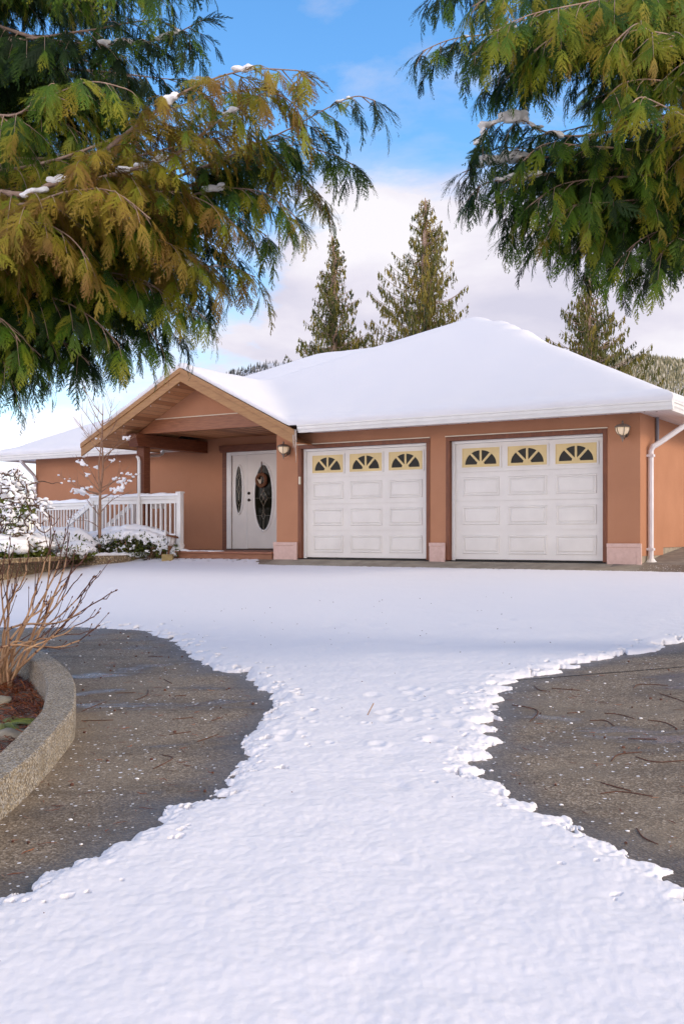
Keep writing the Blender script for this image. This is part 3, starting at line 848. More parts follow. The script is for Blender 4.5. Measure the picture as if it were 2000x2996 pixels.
for yv, lever in ((980, False), (1100, True)):
    kb = MB(); c = (UX(533), TD - 0.052, VZ(yv))
    kb.tube([(c[0], c[1], c[2]), (c[0], c[1] - 0.018, c[2])], [0.036, 0.030], 14)
    if lever: kb.tube([(c[0], c[1] - 0.018, c[2]), (c[0], c[1] - 0.05, c[2]), (c[0] + 0.09, c[1] - 0.055, c[2] - 0.005)], [0.012, 0.012, 0.008], 8)
    else: kb.tube([(c[0], c[1] - 0.018, c[2]), (c[0], c[1] - 0.034, c[2])], [0.022, 0.016], 12)
    hp(kb, 'handle' if lever else 'deadbolt', M['brass'], door, smooth=True)

# -- wall lamps
def wall_lamp(s, z):
    """bronze half-dome lantern on a curled bracket, 0.2 m out from the wall"""
    c = (s, -0.17, z); lm = MB()
    lm.lathe([(0.075, -0.11), (0.07, 0.11)], (s, -0.012, z + 0.0), 12) if False else None
    pts = [(s + 0.06*math.cos(a), -0.013 - 0.0, z - 0.01 + 0.10*math.sin(a)) for a in [2*PI*i/16 for i in range(16)]]
    lm.add([(x, -0.001, zz) for x, _, zz in pts] + [(s + (x - s)*0.8, -0.03, z - 0.01 + (zz - z + 0.01)*0.85) for x, _, zz in pts],
           [(i, (i + 1) % 16, 16 + (i + 1) % 16, 16 + i) for i in range(16)] + [tuple(range(31, 15, -1))])
    lm.lathe([(0.128, 0.048), (0.132, 0.056), (0.10, 0.085), (0.055, 0.10), (0.018, 0.108), (0.016, 0.125), (0.022, 0.135), (0.006, 0.16)], c, 20)
    for i in range(6):
        a = 2*PI*i/6; lm.tube([(c[0] + r_*math.cos(a), c[1] + r_*math.sin(a), c[2] + q) for r_, q in ((0.122, 0.05), (0.116, 0.0), (0.088, -0.055), (0.04, -0.082))], 0.006, 4)
    lm.lathe([(0.042, -0.082), (0.046, -0.092), (0.030, -0.112), (0.020, -0.122), (0.024, -0.138), (0.010, -0.155), (0.014, -0.165), (0.002, -0.195)], c, 12)
    lm.tube([(s, -0.025, z - 0.06), (s, -0.05, z - 0.10), (s, -0.09, z - 0.135), (s, -0.135, z - 0.13), (s, -0.165, z - 0.115)], 0.011, 6)
    lm.tube([(s, -0.025, z + 0.05), (s, -0.07, z + 0.07)], 0.012, 6)
    lo = hp(lm, 'wall_lamp', M['metal'], smooth=True)
    gl = MB(); gl.lathe([(0.038, -0.080), (0.082, -0.052), (0.108, 0.0), (0.114, 0.047)], c, 20)
    hp(gl, 'lamp_glass', M['lampglass'], lo, smooth=True)
wall_lamp(S_at(843.5), CZ + (1567 - 1316)/F*21.05)
wall_lamp(S_at(1829), CZ + (1567 - 1262)/F*17.5)

# -- downspouts
def spout(pts, w=0.042, name='downspout', mat=None, straps=()):
    d = MB(); d.tube(pts, w, 8); 
    for p in straps: d.box(p[0] - w*1.5, p[0] + w*1.15, p[1] - w*1.12, p[1] + w*1.12, p[2] - 0.02, p[2] + 0.02)
    return hp(d, name, mat or M['pipe'], smooth=False, bevel=0.0)
spout([(7.27, 0.95, 2.42), (7.2, 0.90, 2.36), (6.80, 0.48, 1.99), (6.72, 0.41, 1.93), (6.69, 0.40, 1.86), (6.69, 0.40, 0.05), (6.70, 0.37, 0.0)], 0.047, straps=((6.69, .4, 1.78), (6.69, .4, 0.22)))
sh = MB(); sh.lathe([(0.11, 0.0), (0.075, 0.035), (0.05, 0.07)], (6.70, 0.38, -0.005), 10); hp(sh, 'downspout_shoe', M['white'])
spout([(6.665, 0.86, 2.46), (6.665, 0.86, 2.0)], 0.03, 'conduit', M['grey_pipe'])
spout([(-9.95, 1.52, 2.43), (-9.95, 1.55, 2.36), (-10.06, 2.05, 2.05), (-10.06, 2.10, 1.95), (-10.06, 2.10, -0.1)], 0.045, straps=((-10.0, 2.10, 1.86),))
spout([(-5.02, 1.50, 2.44), (-5.02, 1.44, 2.35), (-4.97, 1.30, 2.31), (-4.45, 0.0, 2.18), (-4.36, -0.06, 2.15), (-4.335, -0.065, 2.07), (-4.335, -0.065, 0.12)], 0.034, mat=M['white'])

# -- string of little bulbs tucked under the left rake
bulb = simple('bulb_white', (0.85, 0.85, 0.85), 0.2)
for i in range(11):
    s = GS - 0.10 - i*0.255
    if i in (4, 9): continue
    sb = MB(); sb.blob((s, -0.63, zsoff(s) - 0.018), 0.014, R, 0, 0.0); hp(sb, 'fairy_light', bulb)

# ------------------------------------------------------------------ small things on the house
wr = thing('wreath', H(OCX - 0.03, TD - 0.09, VZ(755)), 'round brown vine wreath with pale antler hung on the front door glass', 'wreath')
m = MB(); c = Vector(H(OCX - 0.03, TD - 0.095, VZ(755)))
ax, up = Vector((AX[0], AX[1], 0)), Vector((0, 0, 1))
for k in range(7):
    ph = R.uniform(0, 6.28); pts = []
    for i in range(41):
        a = 2*PI*i/40; rr = 0.125 + 0.017*math.cos(5*a + ph + k); yy = 0.017*math.sin(5*a + ph + k)
        pts.append(c + ax*rr*math.cos(a) + up*rr*math.sin(a)*1.05 + Vector((BX[0], BX[1], 0))*yy)
    m.tube(pts, 0.028, 6, cap=False)
m.build('vine_ring', M['wreath'], wr, smooth=True)
m = MB()
for q in ([(0, -0.08), (0.02, -0.01), (0.035, 0.07)], [(0, -0.08), (-0.05, -0.01), (-0.085, 0.03)], [(0, -0.08), (-0.02, 0.0), (-0.03, 0.02)]):
    m.tube([c + ax*a + up*b - Vector((BX[0], BX[1], 0))*0.04 for a, b in q], [0.018, 0.013, 0.004], 6)
m.build('antler', M['antler'], wr, smooth=True)
m = MB(); m.tube([c + up*0.14, c + up*0.42], 0.012, 5); m.build('hanger', M['wreath'], wr)

for i, (ds, L) in enumerate(((0.0, 0.42), (0.035, 0.63), (-0.03, 0.34))):
    m = MB(); s = S_at(861, -0.7) + ds
    top = Vector(H(s, -0.70, EZ - 0.15 + 0.06)); pts = [top - Vector((0.004*math.sin(j*1.7 + i), 0, L*j/7)) for j in range(8)]
    m.tube(pts, [0.016*(1 - j/7.5) + 0.001 + 0.003*(j % 2) for j in range(8)], 6)
    tag(m.build('icicle', M['ice'], smooth=True), ['mid length icicle hanging from the gutter end beside the pier', 'longest icicle hanging from the gutter end beside the pier', 'shortest icicle hanging from the gutter end beside the pier'][i], 'icicle', 'icicles at the gutter end')

# ------------------------------------------------------------------ railings
def rail_run(name, pa, pb, z0, z1, label, snow, posts=(True, True), spacing=0.13, group=None, skip_b=False):
    """white railing from pa to pb (world xy), foot z0 to top z1"""
    L = math.hypot(pb[0] - pa[0], pb[1] - pa[1]); ang = math.atan2(pb[1] - pa[1], pb[0] - pa[0])
    r = thing(name, (pa[0], pa[1], z0), label, 'railing', group, rot=ang)
    hh = z1 - z0
    m = MB(); m.box(0.04, L - 0.04, -0.055, 0.055, hh - 0.07, hh); m.box(0.04, L - 0.04, -0.025, 0.025, hh - 0.16, hh - 0.0701); m.build('top_rail', M['white'], r, local=True, bevel=0.006)
    m = MB(); m.box(0.04, L - 0.04, -0.025, 0.025, 0.07, 0.13); m.build('bottom_rail', M['white'], r, local=True)
    m = MB(); m.box(-0.016, 0.016, -0.016, 0.016, 0.1301, hh - 0.1601)
    n = max(2, int(L/spacing)); first = None
    for i in range(1, n):
        if first is None: o = first = m.build('baluster', M['white'], r, local=True)
        else: o = first.copy(); COL.objects.link(o); o.parent = r
        o.location = (L*i/n, 0, 0)
    for i, x in enumerate((0, L)):
        if posts[i]:
            m = MB(); m.box(x - 0.055, x + 0.055, -0.055, 0.055, 0, hh + 0.05); m.box(x - 0.07, x + 0.07, -0.07, 0.07, hh + 0.0501, hh + 0.085)
            m.build('post', M['white'], r, local=True, bevel=0.006)
    if snow:
        m = MB(); n = 48
        for i in range(n + 1):
            x = 0.0 + L*i/n; k = 0.75 + 0.35*mnoise.noise(Vector((x*3.1, hh, pa[0]))) + 0.15*mnoise.noise(Vector((x*11, 2, pa[1])))
            for a in range(9):
                th_ = PI*a/8; m.v.append((x, 0.078*math.cos(th_), hh + 0.001 + snow*k*math.sin(th_)**0.6))
        for i in range(n):
            for a in range(8): q = i*9 + a; m.f.append((q, q + 9, q + 10, q + 1))
        m.f.append(tuple(range(9))); m.f.append(tuple(n*9 + a for a in range(8, -1, -1)))
        m.build('snow', M['clump_snow'], r, local=True, smooth=True)
    return r
DZ = 0.12
sA, sB = S_at(527, 0.0), S_at(272, 0.0)
ra = rail_run('railing', H(sB, 0.0)[:2], H(sA, 0.0)[:2], DZ, 1.30, 'white deck railing with snowy top rail beside the entry step', 0.085)
rail_run('railing', H(-5.75, 1.25)[:2], H(-5.30, 1.95)[:2], DZ, 1.25, 'short white railing behind, between stair opening and house wall', 0, (True, False))
rail_run('railing', H(-12.9, 2.05)[:2], H(-6.15, 0.78)[:2], -0.1, 1.24, 'long white railing in front of the left stucco wall', 0.11, (False, False), 0.125)
m = None
for (t_, lab) in ((0.03, 'near white stair handrail sloping down to the left'), (1.25, 'far white stair handrail behind the deck railing')):
    a = Vector(H(sB - 0.06 if t_ < 1 else -5.8, t_, 1.12)); b = Vector(H(sB - 0.86 if t_ < 1 else -6.6, t_, 0.62))
    r = thing('handrail', H(sB - 0.45, t_, 0.1), lab, 'handrail', 'stair handrails')
    q = MB(); d = (b - a); n_ = Vector((-BX[0], -BX[1], 0))*0.03
    for (o0, o1) in ((0.0, 0.11),):
        q.add([a + n_, b + n_, b - n_, a - n_, a + n_ + Vector((0, 0, o1)), b + n_ + Vector((0, 0, o1)), b - n_ + Vector((0, 0, o1)), a - n_ + Vector((0, 0, o1))],
              [(0, 3, 2, 1), (4, 5, 6, 7), (0, 1, 5, 4), (1, 2, 6, 5), (2, 3, 7, 6), (3, 0, 4, 7)])
    q.build('rail', M['white'], r, bevel=0.006)
    for k in range(1, 5):
        p = a + d*(k/5); q = MB(); q.box(p.x - 0.014, p.x + 0.014, p.y - 0.014, p.y + 0.014, 0.0, p.z + 0.01); q.build('baluster', M['white'], r)
    if t_ < 1:
        q = MB()
        for k in range(9): p = a + d*(0.1 + 0.1*k); q.blob((p.x, p.y, p.z + 0.115), (0.06, 0.05, 0.028), R, 1, 0.3)
        q.build('snow', M['clump_snow'], r, smooth=True)

# snow on the deck edge beside the railing
m = MB()
for i in range(16): s = -3.3 + 0.9*i/15*(1 if i < 11 else 1.25); m.blob(H(s, 0.02 + R.uniform(-.05, .1), 0.122), (0.09, 0.10, 0.014 + 0.03*(i < 4)), R, 1, 0.3)
tag(m.build('snow_patch', M['clump_snow'], smooth=True), 'thin strip of snow on the deck edge beside the railing post', 'snow')

# ------------------------------------------------------------------ raised bed along the deck: kerb wall
def kerb_wall(name, outer, z_top, thick, mat, label, cat, inner_drop=0.3, side=1):
    """curved wall: outer foot line (x, y, zfoot); top follows z_top(x, y)"""
    n = len(outer); m = MB(); nn = []
    for i in range(n):
        a = outer[max(i - 1, 0)]; b = outer[min(i + 1, n - 1)]
        dx, dy = b[0] - a[0], b[1] - a[1]; L = math.hypot(dx, dy); nn.append((-dy/L*side, dx/L*side))
    for i, (x, y) in enumerate(outer):
        zf = float(Gxy(x, y)) - 0.06; zt = z_top(x, y); nx, ny = nn[i]; c = 0.012
        xi, yi = x + nx*thick, y + ny*thick
        for (px, py, pz) in ((x, y, zf), (x, y, zt - c), (x + nx*c, y + ny*c, zt), (xi - nx*c, yi - ny*c, zt), (xi, yi, zt - c), (xi, yi, zt - inner_drop)): m.v.append((px, py, pz))
    for i in range(n - 1):
        for k in range(5): q = i*6 + k; m.f.append((q, q + 6, q + 7, q + 1))
    m.f.append((0, 1, 2, 3, 4, 5)); m.f.append(tuple(6*(n - 1) + k for k in (5, 4, 3, 2, 1, 0)))
    o = m.build(name, mat); tag(o, label, cat); return o

def smooth_curve(P, n):
    out = []
    P = [P[0]] + list(P) + [P[-1]]
    for i in range(1, len(P) - 2):
        p0, p1, p2, p3 = (np.array(P[i + k], dtype=float) for k in (-1, 0, 1, 2))
        for j in range(n):
            q = j/n; out.append(tuple(0.5*((2*p1) + (-p0 + p2)*q + (2*p0 - 5*p1 + 4*p2 - p3)*q*q + (-p0 + 3*p1 - 3*p2 + p3)*q**3)))
    out.append(tuple(P[-2])); return out

kp = smooth_curve([GH(-260, 1760), GH(-120, 1732), GH(0, 1706), GH(71, 1689), GH(133, 1677), GH(204, 1662), GH(320, 1654), GH(418, 1642), GH(450, 1640)], 5)
kerb_wall('bed_kerb', kp, lambda x, y: 0.03, 0.17, M['agg_far'], 'low pebbled kerb wall edging the snowy shrub bed by the deck', 'kerb', side=1)
# soil of that bed
m = MB()
kz = [(-0.13) for _ in kp]
for i, (x, y) in enumerate(kp):
    a = kp[max(i - 1, 0)]; b = kp[min(i + 1, len(kp) - 1)]; L = math.hypot(b[0] - a[0], b[1] - a[1]); nx, ny = -(b[1] - a[1])/L, (b[0] - a[0])/L
    m.v.append((x + nx*0.165, y + ny*0.165, -0.06)); m.v.append((x + nx*0.3 + 1.2, y + ny*0.3 + 2.6, -0.03))
for i in range(len(kp) - 1): m.f.append((2*i, 2*i + 2, 2*i + 3, 2*i + 1))
tag(m.build('bed_soil', M['soil']), kind='structure')
# snow on the kerb
m = MB()
a_, b_ = Vector((*GH(262, 1658), 0)), Vector((*GH(436, 1641), 0))
for i in range(40):
    q = i/39; p = a_.lerp(b_, q); w_ = 0.055 if q > 0.03 else 0.03
    if 0.9 < q < 0.93: continue
    m.blob((p.x + 0.03, p.y + 0.10, 0.035 + 0.012*math.sin(i)), (0.085, 0.09, w_), R, 1, 0.18)
tag(m.build('snow_patch', M['clump_snow'], smooth=True), 'long ridge of snow on top of the pebbled kerb below the young tree', 'snow')

# ------------------------------------------------------------------ leaf helpers
def leaf_cloud(centers, n, rng, size, tints, spread):
    """many small pointed leaves round the given centers; centers: (x,y,z,rx,ry,rz)"""
    Vv, Ff, Tt = [], [], []
    for i in range(n):
        c = centers[rng.randrange(len(centers))]
        while True:
            q = Vector((rng.uniform(-1, 1), rng.uniform(-1, 1), rng.uniform(-1, 1)))
            if 0.35 < q.length < 1: break
        p = Vector((c[0] + q.x*c[3], c[1] + q.y*c[4], c[2] + q.z*c[5]))
        d = Vector((q.x, q.y, q.z*0.8 + rng.uniform(-.2, .7))) + Vector((rng.uniform(-1, 1), rng.uniform(-1, 1), rng.uniform(-1, 1)))*spread
        d.normalize(); sd_ = d.cross(Vector((rng.uniform(-1, 1), rng.uniform(-1, 1), rng.uniform(-1, 1)))).normalized()
        L = size*rng.uniform(0.6, 1.3); W = L*0.22
        o = len(Vv); t_ = min(1, max(0, rng.gauss(tints[0], tints[1])))
        Vv += [p, p + d*L*0.5 + sd_*W, p + d*L, p + d*L*0.5 - sd_*W]; Ff.append((o, o + 1, o + 2, o + 3)); Tt += [t_]*4
    return np.array([tuple(v) for v in Vv]), np.array(Ff), Tt

def snow_cap(m, path, rx, rng, hfun, drip=0.0):
    """a thick lumpy cap: many overlapping clumps along a path of (u,v,Y) crest points"""
    for (c, rr) in path:
        m.blob(c, rr, rng, 2, 0.16)

# ------------------------------------------------------------------ shrubs of the raised bed
def mound(label, u0, u1, crest, base_v, Y, n_leaf, tint, seed, leafsize=0.07, thick=0.10):
    """snow-loaded evergreen shrub between u0 and u1; crest: list of (u, v) of its snow line"""
    rng = random.Random(seed)
    cx = (u0 + u1)/2; b = at(cx, base_v, Y)
    th_ = thing('snowy_shrub', (b.x, b.y, -0.12), label, 'shrub', 'snow laden shrubs in the raised bed')
    cen = []; m = MB()
    cr = smooth_curve(crest, 7)
    for (u, v) in cr:
        p = at(u, v, Y)
        zb = at(u, base_v, Y).z
        hgt = max(0.12, p.z - zb)
        for k in range(4):
            yy = Y + (k - 1)*0.24 + rng.uniform(-.05, .05); x = p.x*yy/Y
            if k < 3: cen.append((x, yy - 0.12, zb + hgt*0.36, 0.17, 0.20, hgt*0.44))
            zt = p.z + (yy - Y)*0.03
            m.blob((x + rng.uniform(-.04, .04), yy, zt - thick*(1.0 + 0.9*(k == 0)) + rng.uniform(-.015, .015)), (0.16, 0.17, thick*rng.uniform(0.85, 1.1)), rng, 2, 0.25)
        if rng.random() < 0.6:      # tongues of snow sagging over the leaves
            for q in range(3): m.blob((p.x + rng.uniform(-.06, .06), Y - 0.36 - 0.03*q, p.z - thick*1.7 - 0.05*q), (0.06 - .012*q, 0.06, 0.05), rng, 1, 0.3)
        for _ in range(3):
            if rng.random() < 0.6: m.blob((p.x + rng.uniform(-.12, .12), Y - 0.42 + rng.uniform(-.05, .05), p.z - thick*2.0 - rng.random()*hgt*0.55), (rng.uniform(.02, .055), 0.035, rng.uniform(.018, .04)), rng, 1, 0.4)
    V_, F_, T_ = leaf_cloud(cen, n_leaf, rng, leafsize, tint, 0.5)
    np_mesh('foliage', V_, F_, M['shrub_leaf'], th_, T_)
    st = MB()
    for i in range(26):
        c = cen[rng.randrange(len(cen))]; q = Vector((c[0] + rng.uniform(-.15, .15), c[1] - 0.1 + rng.uniform(-.1, .1), c[2] + rng.uniform(-.05, .1)))
        st.tube([(c[0]*0.6 + b.x*0.4, c[1], -0.13), (q + Vector((c[0], c[1], -0.05)))*0.5, q], [0.012, 0.008, 0.004], 5)
    st.build('stem', M['dark_twig'], th_)
    m.build_snow(th_, 0.022, 9)
    return th_
mound('snow topped evergreen shrub right of the young tree by the railing', 300, 520, [(300, 1552), (345, 1540), (400, 1536), (450, 1546), (490, 1562), (515, 1584)], 1628, 23.0, 3600, (0.42, 0.28), 3)
mound('snow topped dark shrub directly behind the young tree trunk', 255, 330, [(255, 1560), (285, 1556), (320, 1548)], 1622, 22.95, 1100, (0.25, 0.22), 4)
mound('broad shrub buried under a smooth heap of snow left of the young tree', 120, 262, [(118, 1546), (150, 1543), (185, 1546), (225, 1546), (258, 1566)], 1634, 22.4, 2400, (0.45, 0.3), 5, 0.07, 0.17)
mound('small olive green shrub with a thin snow top at the kerb', 195, 262, [(200, 1592), (230, 1582), (258, 1588)], 1640, 21.9, 1200, (0.72, 0.15), 8, 0.07, 0.07)
mound('bright green leafy shrub with snow clumps left of the snow heap', 60, 140, [(62, 1570), (95, 1560), (135, 1582)], 1662, 21.3, 1900, (0.72, 0.16), 6, 0.09, 0.05)
mound('low green shrub with lumps of snow at the left edge behind the kerb', -60, 70, [(-60, 1560), (0, 1562), (60, 1575)], 1668, 20.6, 1900, (0.5, 0.25), 16, 0.08, 0.10)

# contorted, twisted shrub on the left, loaded with snow
def contorted():
    rng = random.Random(21)
    Y = 21.2; b = at(20, 1660, Y)
    th_ = thing('contorted_shrub', (b.x, b.y, -0.12), 'twisted bare shrub with curling brown twigs under clumps of snow at the left edge', 'shrub')
    tw = MB(); sn = MB(); Vv = []
    cen = []
    for i in range(150):
        u, v = rng.uniform(-150, 110), 0
        top = 1372 if u < 60 else 1372 + (u - 60)*1.3
        v = rng.uniform(top, 1600)
        p = at(u, v, Y + rng.uniform(-.45, .5))
        pts = [p.copy()]; d = Vector((rng.uniform(-1, 1), rng.uniform(-.6, .6), rng.uniform(-.3, .9))).normalized()
        for k in range(11):
            d = (d + Vector((rng.uniform(-1, 1), rng.uniform(-.6, .6), rng.uniform(-1, .75)))*0.75).normalized()
            p = p + d*rng.uniform(0.05, 0.09); pts.append(p.copy())
            zmax = at((p.x/p.y)*F + 1000, top, p.y).z
            if p.z > zmax: d.z = -abs(d.z)
            if rng.random() < 0.46:
                r_ = rng.uniform(0.016, 0.046)*(1.2 if v < 1450 else 1); sn.blob((p.x, p.y + 0.02, p.z + r_*0.75), (r_*1.35, r_, r_*0.9), rng, 1, 0.5)
        tw.tube(smooth_curve(pts, 2), [0.014*(1 - j/27) + 0.003 for j in range(len(smooth_curve(pts, 2)))], 5)
    for i in range(7):
        q = at(rng.uniform(-90, 70), rng.uniform(1400, 1520), Y)
        tw.tube(smooth_curve([b + Vector((rng.uniform(-.1, .1), 0, -.3)), b.lerp(q, 0.35) + Vector((rng.uniform(-.2, .2), 0, 0)), b.lerp(q, 0.7) + Vector((rng.uniform(-.2, .2), 0, .1)), q], 5), [0.022 - 0.001*j for j in range(16)], 6)
    for i in range(20):
        u = rng.uniform(-120, 60); q = at(u, 1392 + rng.uniform(-12, 40), Y + rng.uniform(-.3, .3)); r_ = rng.uniform(0.05, 0.09)
        for k in range(3): sn.blob(q + Vector((rng.uniform(-1, 1), rng.uniform(-.5, .5), rng.uniform(-.4, .4)))*r_, (r_*.8, r_*.7, r_*0.6), rng, 1, 0.5)
    tag(tw.build('twigs', M['dark_twig'], th_, smooth=True), kind='stuff')
    sn.build_snow(th_, 0.014, 1)
    for i in range(8):
        q = at(rng.uniform(-40, 110), rng.uniform(1480, 1600), Y - 0.3); cen.append((q.x, q.y, q.z, 0.12, 0.1, 0.1))
    q = at(88, 1500, Y - 0.4); cen.append((q.x, q.y, q.z, 0.09, 0.08, 0.08))
    V_, F_, T_ = leaf_cloud(cen, 280, rng, 0.10, (0.75, 0.15), 0.5)
    np_mesh('foliage', V_, F_, M['shrub_leaf'], th_, T_)
contorted()

# young bare tree
def sapling():
    rng = random.Random(5); Y = 22.55
    b = at(292, 1614, Y)
    th_ = thing('young_tree', (b.x, b.y, -0.12), 'slender bare young tree with snow clumps on its twigs before the railing', 'tree')
    trunk = MB(); br = MB(); sn = MB()
    P = [at(292, 1630, Y), at(292, 1560, Y), at(293, 1480, Y), at(294, 1440, Y)]
    main = smooth_curve([tuple(p) for p in P] + [tuple(at(302, 1370, Y)), tuple(at(300, 1300, Y)), tuple(at(301, 1250, Y)), tuple(at(302, 1180, Y))], 4)
    trunk.tube(main, [0.045 - 0.0385*(i/(len(main) - 1))**0.8 for i in range(len(main))], 8)
    tt = smooth_curve([tuple(at(294, 1440, Y)), tuple(at(289, 1380, Y - .05)), tuple(at(296, 1300, Y - .1)), tuple(at(299, 1230, Y))], 4)
    trunk.tube(tt, [0.022 - 0.016*i/(len(tt) - 1) for i in range(len(tt))], 6)
    trunk.build('trunk', M['sapling_bark'], th_, smooth=True)
    limbs = [((294, 1440), (255, 1395), (222, 1330), (1.2)), ((294, 1442), (330, 1412), (380, 1365), 1), ((293, 1430), (340, 1400), (352, 1345), 1), ((294, 1445), (240, 1430), (172, 1392), 1.2),
             ((294, 1450), (250, 1432), (205, 1402), 1), ((293, 1462), (350, 1430), (405, 1385), 1.2), ((294, 1430), (262, 1370), (245, 1335), 1), ((300, 1380), (330, 1350), (338, 1335), .8),
             ((300, 1340), (345, 1305), (395, 1278), 1), ((299, 1330), (262, 1285), (232, 1240), .8), ((300, 1290), (325, 1262), (350, 1210), .8), ((300, 1280), (272, 1240), (214, 1160), .9),
             ((301, 1240), (320, 1225), (328, 1168), .7), ((300, 1250), (268, 1190), (246, 1130), .8), ((300, 1310), (275, 1290), (215, 1220), .8), ((301, 1215), (276, 1185), (232, 1112), .7),
             ((294, 1500), (330, 1462), (378, 1440), .9), ((292, 1510), (262, 1470), (236, 1440), .9), ((292, 1545), (262, 1525), (215, 1522), .6), ((300, 1360), (322, 1325), (372, 1262), .8)]
    for (a, c, d, k) in limbs:
        y1 = Y + rng.uniform(-.5, .5)
        pts = smooth_curve([tuple(at(*a, Y)), tuple(at(*c, (Y + y1)/2)), tuple(at(*d, y1))], 6)
        br.tube(pts, [0.011*k*(1 - j/(len(pts))) + 0.0025 for j in range(len(pts))], 5)
        for q in range(6):
            j = rng.randrange(3, len(pts) - 1); p = Vector(pts[j]); dr = (Vector(pts[j]) - Vector(pts[j - 1])).normalized()
            dr = (dr + Vector((rng.uniform(-.9, .9), rng.uniform(-.5, .5), rng.uniform(-.1, .7)))).normalized(); L = rng.uniform(0.12, 0.35)
            br.tube([p, p + dr*L*0.5, p + dr*L + Vector((0, 0, 0.04))], [0.0045, 0.0035, 0.002], 4)
        for q in range(3 if d[1] > 1320 else 0):
            j = rng.randrange(4, len(pts)); p = Vector(pts[j]); r_ = rng.uniform(0.012, 0.03)
            sn.blob((p.x, p.y, p.z + r_*0.6), (r_*1.4, r_, r_*0.85), rng, 1, 0.35)
    for (u, v, r_) in ((372, 1282, .07), (232, 1350, .06), (243, 1358, .07), (346, 1406, .08), (372, 1404, .08), (360, 1412, .06), (348, 1430, .09), (338, 1437, .08), (232, 1438, .10), (246, 1442, .08), (218, 1436, .06), (262, 1428, .06), (310, 1322, .05), (278, 1368, .05), (330, 1346, .05), (376, 1386, .05), (295, 1455, .05), (286, 1284, .04), (258, 1388, .04)):
        p = at(u, v, Y + rng.uniform(-.15, .1))
        for k in range(9): q = r_*rng.uniform(.22, .5); sn.blob((p.x + rng.uniform(-1, 1)*r_*1.3, p.y + rng.uniform(-.4, .4)*r_, p.z + rng.uniform(-.5, .7)*r_), (q*1.15, q, q*.9), rng, 1, 0.5)
    br.build('branches', M['sapling_bark'], th_, smooth=True)
    sn.build_snow(th_, 0.012, 1)
sapling()

# path lamp on a block beside the step
b = at(491, 1641, 22.35)
pl = thing('garden_lamp', (b.x, b.y, 0.0), 'tilted brown garden lamp with glass cone on a square block beside the deck step', 'garden lamp')
m = MB(); m.box(b.x - 0.115, b.x + 0.115, b.y - 0.1, b.y + 0.1, b.z - 0.02, b.z + 0.14); m.build('block', M['block'], pl, bevel=0.008)
c = Vector((b.x + 0.01, b.y, b.z + 0.14)); lean = Vector((0.10, 0, 0.42))
m = MB(); m.tube([c, c + lean*0.28], [0.028, 0.02], 8); m.build('stem', M['wreath'], pl); m = MB(); m.tube([c + lean*0.28, c + lean*0.42], [0.04, 0.055], 10); m.build('socket', M['wreath'], pl)
m = MB(); m.tube([c + lean*0.42, c + lean*0.86], [0.035, 0.085], 12); m.build('glass_cone', simple('pale_glass', (0.62, 0.58, 0.54), 0.15), pl, smooth=True)
m = MB(); m.tube([c + lean*0.86, c + lean*0.95], [0.14, 0.12], 14); m.build('cap', M['wreath'], pl)
m = MB()
for k in range(4): a = 2*PI*k/4; m.tube([c + lean*0.4 + Vector((.05*math.cos(a), .05*math.sin(a), 0)), c + lean*0.86 + Vector((.10*math.cos(a), .10*math.sin(a), 0))], 0.005, 4)
m.build('wire_guard', M['wire'], pl)
m = MB(); m.blob(c + lean*0.98, (0.10, 0.09, 0.025), R, 1, 0.2); m.build('snow', M['clump_snow'], pl, smooth=True)

# ------------------------------------------------------------------ near raised bed: curved pebble wall, mulch, fern, shrub
AP = [(-2.2, 2.0), (-1.9, 3.4), (-1.71, 4.6), (-1.66, 5.2), (-1.65, 5.74), (-1.70, 6.64), (-1.76, 7.0), (-1.95, 7.75), (-2.19, 8.41), (-2.56, 9.18), (-3.03, 9.96), (-3.7, 10.7), (-4.8, 11.6), (-6.2, 12.2)]
arc = smooth_curve(AP, 8)
ztop = lambda x, y: float(Gxy(x, y)) + 0.195 + 0.004*math.sin(y*3)
kerb_wall('planter_wall', arc, ztop, 0.20, M['agg'], 'curved grey pebbled concrete wall of the raised planter at the left edge', 'planter wall', 0.45, side=1)
m = MB(); rng = random.Random(3)
def mulch_z(x, y, dist):
    return float(Gxy(x, y)) - 0.03 + 0.10*min(1, max(0, (6.6 - y)/1.2)) + 0.03*mnoise.noise(Vector((x*2, y*2, 0)))
rows = []
for i, (x, y) in enumerate(arc):
    a = arc[max(i - 1, 0)]; b2 = arc[min(i + 1, len(arc) - 1)]; dx, dy = b2[0] - a[0], b2[1] - a[1]; L = math.hypot(dx, dy); nx, ny = -dy/L, dx/L
    row = []
    for d in (0.17, 0.3, 0.5, 0.8, 1.2, 1.8, 2.6, 4.0):
        px, py = x + nx*d, y + ny*d*0.7; row.append(len(m.v)); m.v.append((px, py, mulch_z(px, py, d)))
    rows.append(row)
for i in range(len(rows) - 1):
    for k in range(7): m.f.append((rows[i][k], rows[i + 1][k], rows[i + 1][k + 1], rows[i][k + 1]))
tag(m.build('planter_soil', M['soil'], smooth=True), kind='structure')
def bed_inside(y, d):
    for i in range(len(arc) - 1):
        if arc[i][1] <= y <= arc[i + 1][1]:
            q = (y - arc[i][1])/max(1e-6, arc[i + 1][1] - arc[i][1]); return arc[i][0] + q*(arc[i + 1][0] - arc[i][0]) - d
    return -3 - d
